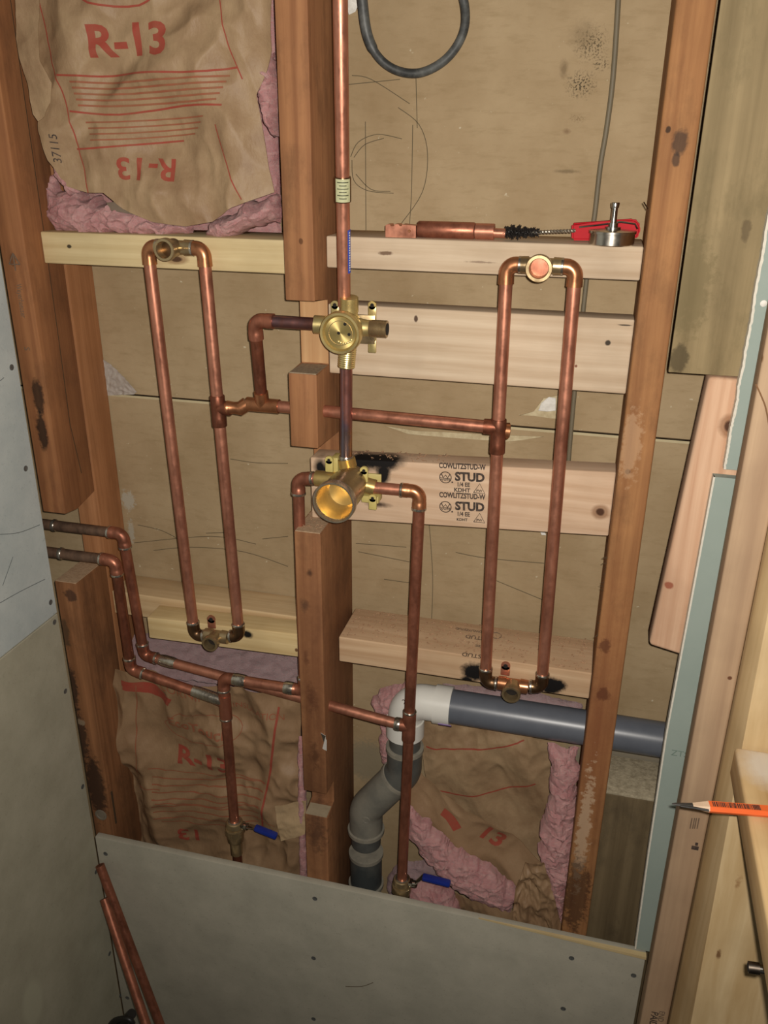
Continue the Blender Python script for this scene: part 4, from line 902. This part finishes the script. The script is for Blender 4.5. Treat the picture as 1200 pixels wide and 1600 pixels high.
# mixing valve
MV = thing('mixing_valve', 'long-barrelled brass mixing valve, lower of two, open end facing the room', 'valve', tuple(mc))
Lm = .076; rm = .0280; ax = V(-.03, -1, -.02).normalized()
bm = B(); lathe(bm, [(-.012, .014), (-.008, .020), (.010, .0225), (.018, .0225), (.020, .0245), (Lm-.012, .0255), (Lm-.0115, .0262)], mc, ax, 56, cap1=False); link('barrel', bm, 'brass_old', MV)
bm = B(); lathe(bm, [(Lm-.012, .0262), (Lm-.0105, rm), (Lm-.002, rm), (Lm, rm*.975), (Lm, rm*.91), (Lm-.002, rm*.875), (Lm-.006, rm*.865)], mc, ax, 64, cap0=False, cap1=False); link('rim_ring', bm, metal('nickel_rim', (196, 184, 162), .25, (140, 128, 108), .8), MV)
bm = B(); lathe(bm, [(Lm-.0055, rm*.868), (Lm-.020, rm*.84), (Lm-.036, rm*.80), (Lm-.040, rm*.70), (Lm-.042, rm*.45), (Lm-.0425, .0001)], mc, ax, 56, cap0=False); bf = link('bore', bm, 'brass_gold', MV)
bm = B(); lathe(bm, [(0, .003), (.0006, .003)], mc+ax*(Lm-.0415)+V(0, 0, .009), ax, 16); link('port_hole', bm, 'hole', bf)
up2 = V(0, 0, 1)
bm = B(); lathe(bm, [(0, .0145), (.012, .014), (.018, .0108), (.021, .0108)], mc, q1-mc, 32); link('port_neck', bm, 'brass_gold', MV)
bm = B(); threaded(bm, mc+(q1-mc).normalized()*.0205, q1-mc, max(.012, (q1-mc).length-.022), .0116, 8); link('threaded_port', bm, 'brass_gold', MV)
eL = at(466, 748, Y=.022); eR = at(656, 768, Y=.022)
lp = at(494, 747, Y=.02); rp = at(586, 762, Y=.02)
bm = B(); lathe(bm, [(0, .014), (.012, .0115), (.0125, .0108), ((rp-mc).length, .0108)], mc, rp-mc, 32); link('port_neck', bm, 'brass_gold', MV)
bm = B(); lathe(bm, [(0, .014), (.012, .0115), (.0125, .0108), ((lp-mc).length, .0108)], mc, lp-mc, 32); link('port_neck', bm, 'brass_gold', MV)
# plastic mounting bracket and ears
bm = B(); box(bm, (mc.x-.026, .0415, mc.z-.028), (mc.x+.034, .0455, mc.z+.004), .001)
box(bm, (mc.x-.030, .020, mc.z+.006), (mc.x-.020, .0420, mc.z+.030), .0015); box(bm, (mc.x+.012, .020, mc.z-.030), (mc.x+.036, .0420, mc.z-.020), .0015)
br_ = link('bracket', bm, 'bracket', MV)
for dx, dz in ((.018, .012), (-.030, .022), (.030, -.026)):
    bm = B(); q = mc+V(dx, -.004, dz); box(bm, (q.x-.0054, q.y-.002, q.z-.010), (q.x+.0054, q.y+.002, q.z+.007), .0012); lathe(bm, [(-.002, .0054), (.002, .0054)], q+V(0, 0, .007), V(0, -1, 0), 20)
    e = link('mounting_ear', bm, 'bracket', MV); bm = B(); lathe(bm, [(0, .0022), (.0004, .0022)], q+V(0, -.0021, .007), V(0, -1, 0), 14); link('screw_hole', bm, 'hole', e)
# ------------------------------------------------------------------ supplies
VL = thing('supply_pipe', 'copper supply pipe rising from the left shutoff valve to the lower brass valve, left side', 'copper pipe', tuple(at(355, 1290, Y=.026)))
s0 = at(355, 1288, Y=.017); s1 = at(349, 1064, Y=.017); s2 = at(468, 1072, Y=.017); s2.z = (s1.z+s2.z)/2; s1.z = s2.z; s0.x = s1.x
s3 = eL.copy(); s2.x = s3.x
plumb(VL, [s0, s1, s2, s3, lp+V(.004, 0, 0)], ['copper_dull', 'copper', 'copper_dull', 'copper'], 'copper_dull', solder=True, soc=.012)
a, b = onl(s1, s0, 1086), onl(s1, s0, 1122); bm = B(); tube(bm, [a, b], .0097, 24); tube(bm, [a.lerp(b, .3), a.lerp(b, .3)+V(-.016, .004, 0)], .0096, 20); tj = link('tee', bm, 'copper_dull', VL)
ring(b, b-a, .0093, parent=tj); 
ring(s2+V(-.024, 0, 0), EX, .0096, .008, 'solder_smear', VL); ring(s1+V(.026, 0, 0), EX, .0093, .012, 'solder_smear', VL)
VR = thing('supply_pipe', 'copper supply pipe rising from the right shutoff valve to the lower brass valve, right side', 'copper pipe', tuple(at(628, 1380, Y=.024)))
t0 = at(628, 1380, Y=.0162)
plumb(VR, [rp+V(-.004, 0, 0), eR, t0], ['copper', 'copper_dull'], 'copper_fit', solder=True, soc=.013)
a, b = onl(eR, t0, 1112), onl(eR, t0, 1156); tj = tee(VR, a, b, 'copper_dull', a.lerp(b, .5)+V(-.017, .0, 0)); ring(a, b-a, .0096, parent=tj); ring(a.lerp(b, .5)+V(-.017, 0, 0), EX, .0096, .005, parent=tj)
teeR = a.lerp(b, .5)
# crossing supply lines from the left
QL = thing('supply_pipe', 'copper supply line entering lowest at far left and dropping to the left riser', 'copper pipe', tuple(at(200, 1040, Y=.02)))
a = at(40, 856, Y=.012); b = at(180, 876, Y=.012); a.z = b.z; cc = at(199, 1044, Y=.016); dd = onl(s1, s0, 1096)
plumb(QL, [a, b, V(b.x+.001, .015, cc.z), dd+V(-.014, .002, 0)], ['dirty', 'copper_dark', 'copper_dull'], 'copper_dull', solder=True, soc=.012)
ring(V(at(95, 860, Y=.012).x, a.y, a.z), EX, .0088, .003, 'solder_joint', QL); m1 = V(b.x+.001, .015, cc.z).lerp(dd, .82); ring(m1, dd-cc, .0088, .026, 'solder_smear', QL)
QU = thing('supply_pipe', 'copper supply line entering uppermost at far left and running through the middle stud', 'copper pipe', tuple(at(240, 1025, Y=.03)))
a = at(40, 826, Y=.034); b = at(192, 834, Y=.034); a.z = b.z; c1 = at(240, 1026, Y=.046); c1.x = b.x+.004
end = teeR+V(-.015, .0, 0)
plumb(QU, [a, b, c1, end], ['dirty', 'copper_dull', 'copper'], 'copper_dull', solder=True, soc=.012)
ring(V(at(86, 826, Y=.034).x, a.y, a.z), EX, .0088, .003, 'solder_joint', QU); ring(c1.lerp(end, .10), end-c1, .0088, .014, 'solder_smear', QU)
# shutoff valves
def shutoff(x, y, label, hx, hy, hd, g0):
    c = Vector(g0)+V(0, 0, .0)
    t = thing('shutoff_valve', label, 'valve', (c.x, c.y, c.z-.05))
    bm = B(); lathe(bm, [(.012, .0105), (.010, .0135), (.002, .0150), (.000, .0128), (-.003, .0128), (-.004, .0158), (-.012, .0158), (-.018, .0145), (-.030, .0135), (-.034, .0105), (-.06, .0100)], c, V(0, 0, 1), 8 if 0 else 32); b_ = link('valve_body', bm, 'brass_old', t)
    bm = B(); bmesh.ops.create_cone(bm, cap_ends=True, segments=6, radius1=.0165, radius2=.0165, depth=.009); bmesh.ops.translate(bm, verts=bm.verts, vec=c+V(0, 0, -.012)); link('hex_collar', bm, 'brass_old', t)
    ring(c+V(0, 0, .010), V(0, 0, 1), .0105, .003, 'solder_joint', t)
    bm = B(); st = c+V(.012, 0, .003); tube(bm, [st, st+V(.012, -.002, .003)], .006, 12); lathe(bm, [(0, .0065), (.005, .0065)], st+V(.002, -.001, .002), V(0, 0, 1), 6); link('stem', bm, 'steel', t)
    h0 = st+V(.010, -.002, .004); h1 = at(hx, hy, Y=.012); h2 = at(hd[0], hd[1], Y=.006); dv = (h2-h1).normalized()
    bm = B(); obox(bm, (h0+h1)/2, h1-h0, V(0, 1, 0), (h1-h0).cross(V(0, 1, 0)), (h1-h0).length/2+.003, .005, .0012, .0006); l_ = link('lever', bm, 'steel', t)
    bm = B(); obox(bm, (h1+h2)/2, dv, V(0, 1, 0), dv.cross(V(0, 1, 0)), (h2-h1).length/2, .0065, .0038, .003); link('lever_grip', bm, 'blue', l_)
    bm = B(); tube(bm, [c+V(0, 0, -.05), c+V(0, 0, -.5)], PR, 20); link('pipe', bm, 'copper_dark', t)
shutoff(355, 1297, 'brass shutoff valve with blue lever at left, below the supply riser', 398, 1293, (433, 1307), s0)
shutoff(628, 1384, 'brass shutoff valve with blue lever at right, beside the drain pipe', 660, 1370, (704, 1381), t0)

# ------------------------------------------------------------------ drain
DP = thing('drain_pipe', 'grey plastic drain pipe with white elbow bending down behind the right supply pipe', 'drain', tuple(at(570, 1400, Y=.085)))
YD = .086; rd = .0262
e0 = at(690, 1101, Y=YD); e1 = at(1120, 1169, Y=YD); e1.z = e0.z
bm = B(); tube(bm, [e0.lerp(e1, k/12) for k in range(13)], rd, 40)
mgp = plain('grey_pipe', (96, 100, 108), .34, (80, 84, 92), 20, .6, .03, 60, lst=[])
link('pipe', bm, mgp, DP)
el = at(634, 1100, Y=YD); el.z = e0.z; dn = at(637, 1190, Y=YD)
P1 = V(el.x-.000, YD, e0.z); 
A, tt = arc(e0, P1, V(P1.x, YD, P1.z-.1), .030, 12)
bm = B(); tube(bm, [V(e0.x+.016, YD, e0.z), V(e0.x-.010, YD, e0.z)], rd+.0042, 40); tube(bm, [V(e0.x+.0, YD, e0.z)]+A+[V(P1.x, YD, P1.z-.040)], rd+.0015, 40)
tube(bm, [V(P1.x, YD, P1.z-.036), V(P1.x, YD, P1.z-.066)], rd+.0042, 40); we = link('white_elbow', bm, 'pvc_white', DP)
bm = B(); obox(bm, V(e0.x+.010, YD-rd*.72-.003, e0.z-rd*.72-.002), EX, V(0, -.7, -.7), V(0, .7, -.7), .010, .0006, .006); link('primer_stain', bm, 'primer', we)
text('2"', V(P1.x+.006, YD-rd-.0025, P1.z+.016), .012, V(1, 0, .4), V(-.4, 0, 1), 'ink', we)
z0 = P1.z-.064
bm = B(); tube(bm, [V(P1.x, YD, z0), V(P1.x, YD, z0-.05)], rd-.001, 40); link('pipe', bm, 'abs', DP)
# 45 degree fittings
k0 = V(P1.x, YD, z0-.030); v1 = at(571, 1300, Y=YD); v1z = at(572, 1250, Y=YD)
cA = at(634, 1205, Y=YD); cA.x = P1.x; cB = at(572, 1262, Y=YD); cC = V(cB.x, YD, at(571, 1295, Y=YD).z); cE = V(cB.x, YD, -1.7)
dAB = (cB-cA).normalized()
A1, _t = arc(k0, cA, cB, .035, 8); bm = B(); tube(bm, [k0]+A1+[A1[-1]+dAB*.010], rd+.0022, 40); f_ = link('bend_fitting', bm, 'abs', DP)
def rim(p, d, r, par, mat='abs_rim', w_=.004):
    bm = B(); lathe(bm, [(-w_, r*.95), (-w_*.8, r+.0022), (w_*.8, r+.0022), (w_, r*.95)], p, d, 40); return link('socket_rim', bm, mat, par)
rim(k0, V(0, 0, 1), rd+.0022, f_); rim(A1[-1]+dAB*.010, dAB, rd+.0018, f_)
A2, _t = arc(cA, cB, cC, .040, 8)
bm = B(); tube(bm, [A1[-1]+dAB*.012]+A2+[cC], rd+.0020, 40); f_ = link('bend_fitting', bm, 'abs_dusty', DP); rim(cC, V(0, 0, 1), rd+.003, f_)
bm = B(); sd = A2[4]+V(.006, -rd-.0015, .0); pts = [sd+V(.006*math.cos(a*.6), 0, .006*math.sin(a*.6)) for a in range(11)]; tube(bm, pts, .0009, 6, False); link('moulded_mark', bm, 'abs_rim', f_)
bm = B(); tube(bm, [cC, V(cC.x, YD, cC.z-.030)], rd-.0008, 40); link('pipe', bm, 'abs', DP)
zz = at(571, 1340, Y=YD).z
bm = B(); tube(bm, [V(cC.x, YD, zz+.012), V(cC.x, YD, zz-.056)], rd+.0015, 40); f_ = link('coupling', bm, 'abs', DP); rim(V(cC.x, YD, zz+.012), V(0, 0, 1), rd+.0016, f_); rim(V(cC.x, YD, zz-.058), V(0, 0, 1), rd+.0026, f_)
bm = B(); tube(bm, [V(cC.x, YD, zz-.05), cE], rd, 30); link('pipe', bm, 'abs', DP)

# ------------------------------------------------------------------ things lying on the pale board
ZB = -.1055
def on(px, py=360, y=.075): p = at(px, py, Y=y); return V(p.x, y, ZB)
yB = .064
x = lambda px: at(px, 368, Y=yB).x
# copper strap
bm = B(); r = .0065
xa, xb, xc = x(605), x(619), x(652)
prof = [(xa, r*.6), (xa, r*2), (xa+.002, r*2.2), (x(612), r*2.2), (x(613), r*1.9), (x(618), r*1.9), (x(619), r*2.25), (x(625), r*2.25), (x(627), r*1.95), (x(630), r*1.95), (x(631), r*2.25), (x(635), r*2.2), (x(652), r*2.1)]
top = [V(px_, yB-.008, ZB+z_*1.05) for px_, z_ in prof]; bmv = []
for yv in (yB-.009, yB+.009):
    bmv.append([bm.verts.new((p.x, yv, p.z)) for p in top]+[bm.verts.new((top[-1].x, yv, ZB+.0002)), bm.verts.new((top[0].x, yv, ZB+.0002))])
n = len(bmv[0]); bm.faces.new(bmv[0]); bm.faces.new(bmv[1][::-1])
for i in range(n): bm.faces.new([bmv[0][i], bmv[1][i], bmv[1][(i+1) % n], bmv[0][(i+1) % n]])
s = link('copper_clamp', bm, 'copper'); tag(s, 'small copper strap clamp at the left end of the offcuts on the board', 'clamp')
bm = B(); lathe(bm, [(0, .0018), (.0006, .0014)], V(x(642), yB-.0091, ZB+.008), V(0, -1, 0), 12); link('rivet', bm, 'copper_fit', s)
s = thing('copper_offcut', 'thick copper tube offcut with a coupling, lying on the pale board', 'copper pipe', (x(700), yB, ZB))
r = .0098
bm = B(); tube(bm, [V(x(653), yB, ZB+r), V(x(655), yB, ZB+r), V(x(740), yB, ZB+r), V(x(742), yB, ZB+r)], [r*.9, r, r, r*.9], 28); link('tube', bm, 'copper_dull', s)
bm = B(); tube(bm, [V(x(743), yB, ZB+r*.96), V(x(772), yB, ZB+r*.96)], r*.95, 28); link('coupling', bm, 'copper', s)
bm = B(); tube(bm, [V(x(772), yB, ZB+.0082), V(x(790), yB, ZB+.0080)], .0056, 20); link('stub', bm, 'copper', s)
# fitting brush
s = thing('fitting_brush', 'wire fitting brush with twisted shank and red plastic handle on the board', 'brush', (x(880), yB, ZB))
random.seed(3); bm = B(); b0, b1 = V(x(789), yB, ZB+.0095), V(x(832), yB, ZB+.0100)
for k in range(520):
    t_ = k/420; c_ = b0.lerp(b1, t_); a_ = t_*28+(k % 2)*math.pi+random.uniform(-.35, .35); rr = random.uniform(.0078, .0098)*(.72+.28*math.sin(math.pi*min(1, t_*1.15+.12)))*(.80+.2*math.cos(t_*25)); lean = random.uniform(-.002, .002)
    tube(bm, [c_, c_+V(lean, math.cos(a_)*rr, math.sin(a_)*rr)], [.0006, .0005], 4)
link('bristles', bm, 'blackbristle', s)
M['wire'] = metal('shank_wire', (176, 166, 150), .35, (110, 100, 88), .8)
w0, w1 = V(x(828), yB, ZB+.0100), V(x(898), yB, ZB+.0135)
for ph in (0, math.pi):
    bm = B(); pts = []
    for k in range(90):
        t_ = k/89; c_ = w0.lerp(w1, t_); a_ = t_*44+ph; pts.append(c_+V(0, math.cos(a_)*.0012, math.sin(a_)*.0012))
    tube(bm, pts, .0012, 8); link('twisted_wire', bm, 'wire', s)
# red handle: flat, tapering, slightly tilted
def redh():
    bm = B(); pl = [(893, 349), (940, 346), (990, 342), (998, 346), (1001, 354), (1000, 366), (994, 374), (980, 377), (893, 376)]
    P = [at(a, b, Y=yB+.012) for a, b in pl]; a = [bm.verts.new(p) for p in P]; b = [bm.verts.new(p+V(0, .012, 0)) for p in P]; n = len(P)
    fs = [bm.faces.new(a), bm.faces.new(b[::-1])]+[bm.faces.new([a[i], b[i], b[(i+1) % n], a[(i+1) % n]]) for i in range(n)]
    bmesh.ops.bevel(bm, geom=list({e for f in fs for e in f.edges}), offset=.0025, segments=3, affect='EDGES'); return bm
h_ = link('handle', redh(), 'red', s)
bm = B(); tube(bm, [at(905, 355, Y=yB+.011), at(940, 351, Y=yB+.011), at(970, 347, Y=yB+.011), at(992, 350, Y=yB+.011), at(996, 358, Y=yB+.011)], .0012, 8); link('wire_loop', bm, 'steel', h_)
# steel cup on the board with its spindle
cc = V(x(955)+.001, yB-.008, ZB); s = thing('steel_cup', 'round steel cup with a threaded spindle standing on the board beside the red handle', 'tool', tuple(cc))
rc = .0255
bm = B(); lathe(bm, [(.0002, rc*.97), (.001, rc), (.0125, rc), (.0128, rc*1.05), (.0155, rc*1.05), (.0158, rc*.98), (.0162, rc*.86), (.0172, rc*.5), (.0172, .0001)], cc, V(0, 0, 1), 56); link('cup', bm, metal('brushed_steel', (205, 198, 186), .22, (120, 104, 88), 1, 25, .5), s)
bm = B(); lathe(bm, [(.017, .009), (.0195, .009), (.0196, .0055), (.024, .0055), (.0242, .0035), (.040, .0033), (.0402, .0042), (.045, .0048), (.046, .0044)], cc, V(0, 0, 1), 20); link('spindle', bm, 'steel', s)
bm = B(); threaded(bm, cc+V(0, 0, .0245), V(0, 0, 1), .015, .0035, 12, .0003, 16); link('thread', bm, 'steel', s)

# ------------------------------------------------------------------ cables and odds
bm = B(); tube(bm, smooth(pxs([(968, -60), (966, 0), (958, 120), (948, 200), (938, 260), (930, 330), (924, 372), (914, 460), (900, 590), (893, 665), (888, 725)], D-.004), 5), .0031, 12)
s = link('thin_cable', bm, 'cable_grey'); tag(s, 'thin grey-brown cable hanging down the back wall behind the boards', 'cable')
bm = B(); P = smooth([at(a, b, Y=c_) for a, b, c_ in ((562, -60, .10), (566, 0, .11), (574, 55, .118), (592, 90, .12), (620, 110, .122), (655, 114, .122), (690, 98, .12), (715, 70, .118), (727, 35, .112), (722, -10, .10), (700, -60, .10))], 6)
tube(bm, P, [.0052+(.0012 if k < 16 else 0) for k in range(len(P))], 16); s = link('black_cable', bm, 'cable_black'); tag(s, 'dusty black cable looping down from the top behind the riser', 'cable')
bm = B(); lathe(bm, [(0, .012), (.006, .013), (.012, .006), (.013, .0001)], at(547, 3, Y=D), V(0, -1, 0), 12)
for v in bm.verts: v.co += V(noise.noise(v.co*120), 0, noise.noise(v.co*130+V(5, 5, 5)))*.006
s = link('plaster_blob', bm, 'white'); tag(s, 'white blob of plaster on the back wall at the top beside the black cable', 'plaster')
# pencil
Zp = -.636; pt = at(1050, 1256, Z=-.6295); pe = at(1290, 1275, Z=-.6295); pd = (pe-pt).normalized(); ps = pd.cross(V(0, 0, 1)).normalized()
s = thing('carpenter_pencil', 'orange flat carpenter pencil lying on the sill plate, pointing left', 'pencil', tuple(pt+pd*.08+V(0, 0, -.0055)))
def hexsec(c, k=1.): return [c+ps*(a*k)+V(0, 0, b*k) for a, b in ((-.0068, 0), (-.0045, .0040), (.0045, .0040), (.0068, 0), (.0045, -.0040), (-.0045, -.0040))]
def hexloft(secs, name, mat, par):
    bm = B(); rr = [[bm.verts.new(p) for p in q] for q in secs]
    for a, b in zip(rr, rr[1:]):
        for k in range(6): bm.faces.new([a[k], a[(k+1) % 6], b[(k+1) % 6], b[k]])
    bm.faces.new(rr[0]); bm.faces.new(rr[-1][::-1]); return link(name, bm, mat, par)
pc = pt+V(0, 0, .0)
body = hexloft([hexsec(pc+pd*.037), hexsec(pc+pd*.185)], 'painted_body', 'pencil_orange', s)
hexloft([hexsec(pc+pd*.021, .46), hexsec(pc+pd*.0375, .97)], 'bare_wood', 'pencil_wood', s)
hexloft([hexsec(pc, .10), hexsec(pc+pd*.004, .26), hexsec(pc+pd*.022, .44)], 'lead', 'graphite', s)
lead2 = hexloft([[p+ps*.003*0-ps*.0 for p in hexsec(pc+pd*.008+ps*(.0018), .22)], hexsec(pc+pd*.036+ps*.0040, .36)], 'lead', 'graphite', s)
random.seed(12); u_ = .0405
while u_ < .088:
    wd = random.choice((.0005, .0008, .0012)); q = pc+pd*u_; 
    bm = B(); obox(bm, q+pd*wd*.5+V(0, 0, .0041)-ps*0, pd, ps, V(0, 0, 1), wd*.5, .0034, .00015); link('barcode_line', bm, 'ink', body); u_ += wd+random.choice((.0004, .0007, .001))
# bit holder at the right edge
bt = at(1176, 1513, Y=-.42); bt.x = .5598
b1_ = at(1177, 1513, Z=-.655); 
s = thing('bit_holder', 'shiny metal rod with dark hollow end sticking out at the lower right edge', 'tool', tuple(b1_))
p_ = at(1176, 1512, Y=-.36); q_ = at(1260, 1524, Y=-.36)
bm = B(); tube(bm, [p_+(q_-p_)*.0, p_.lerp(q_, .12), p_.lerp(q_, .1201), q_], [.0048, .0050, .0042, .0042], 24); link('rod', bm, 'steel', s)
bm = B(); dq = (q_-p_).normalized(); lathe(bm, [(-.004, .0054), (.006, .0054)], p_, dq, 24); sl_ = link('socket_end', bm, 'steel_dark', s); bm = B(); lathe(bm, [(-.0044, .004), (-.0041, .004)], p_, dq, 20); link('bore', bm, 'hole', sl_)
# loose copper pipes leaning in the corner
def loose(px0, Y0, px1, Y1, label, r=.0079):
    a = at(*px0, Y=Y0); b = at(*px1, Y=Y1); d = (b-a).normalized(); b = a+d*((-1.84-a.z)/d.z)
    bm = B(); seg = 24; tube(bm, [a.lerp(b, k/6) for k in range(7)], r, seg, False); tube(bm, [a.lerp(b, k/6) for k in range(7)], r*.86, seg, False)
    A_, B2 = frame(d); n = seg
    bmesh.ops.bridge_loops(bm, edges=[e for e in bm.edges if len(e.link_faces) == 1 and (e.verts[0].co-a).length < .012])
    bmesh.ops.bridge_loops(bm, edges=[e for e in bm.edges if len(e.link_faces) == 1 and (e.verts[0].co-b).length < .012])
    o = link('copper_pipe', bm, 'copper_dull'); tag(o, label, 'copper pipe')
    bm = B(); lathe(bm, [(.0012, r*.88), (.003, r*.88)], a, d, 20); link('bore', bm, 'hole', o); return o
loose((156, 1352), -.024, (265, 1640), -.10, 'longer loose copper pipe leaning in the bottom left corner')
loose((163, 1404), -.060, (228, 1600), -.145, 'lower loose copper pipe leaning in the bottom left corner')
# black hose end
bm = B(); P = smooth([at(a, b, Y=-.16) for a, b in ((206, 1584), (198, 1592), (186, 1602), (176, 1630), (170, 1680))], 5); tube(bm, P, .008, 18); hs = link('black_hose', bm, 'black'); tag(hs, 'black rubber hose end at the very bottom left corner', 'hose')
bm = B(); tube(bm, smooth([at(a, b, Y=-.17) for a, b in ((170, 1606), (180, 1594), (200, 1592), (208, 1600))], 4), .0045, 12); link('hook', bm, 'black', hs)
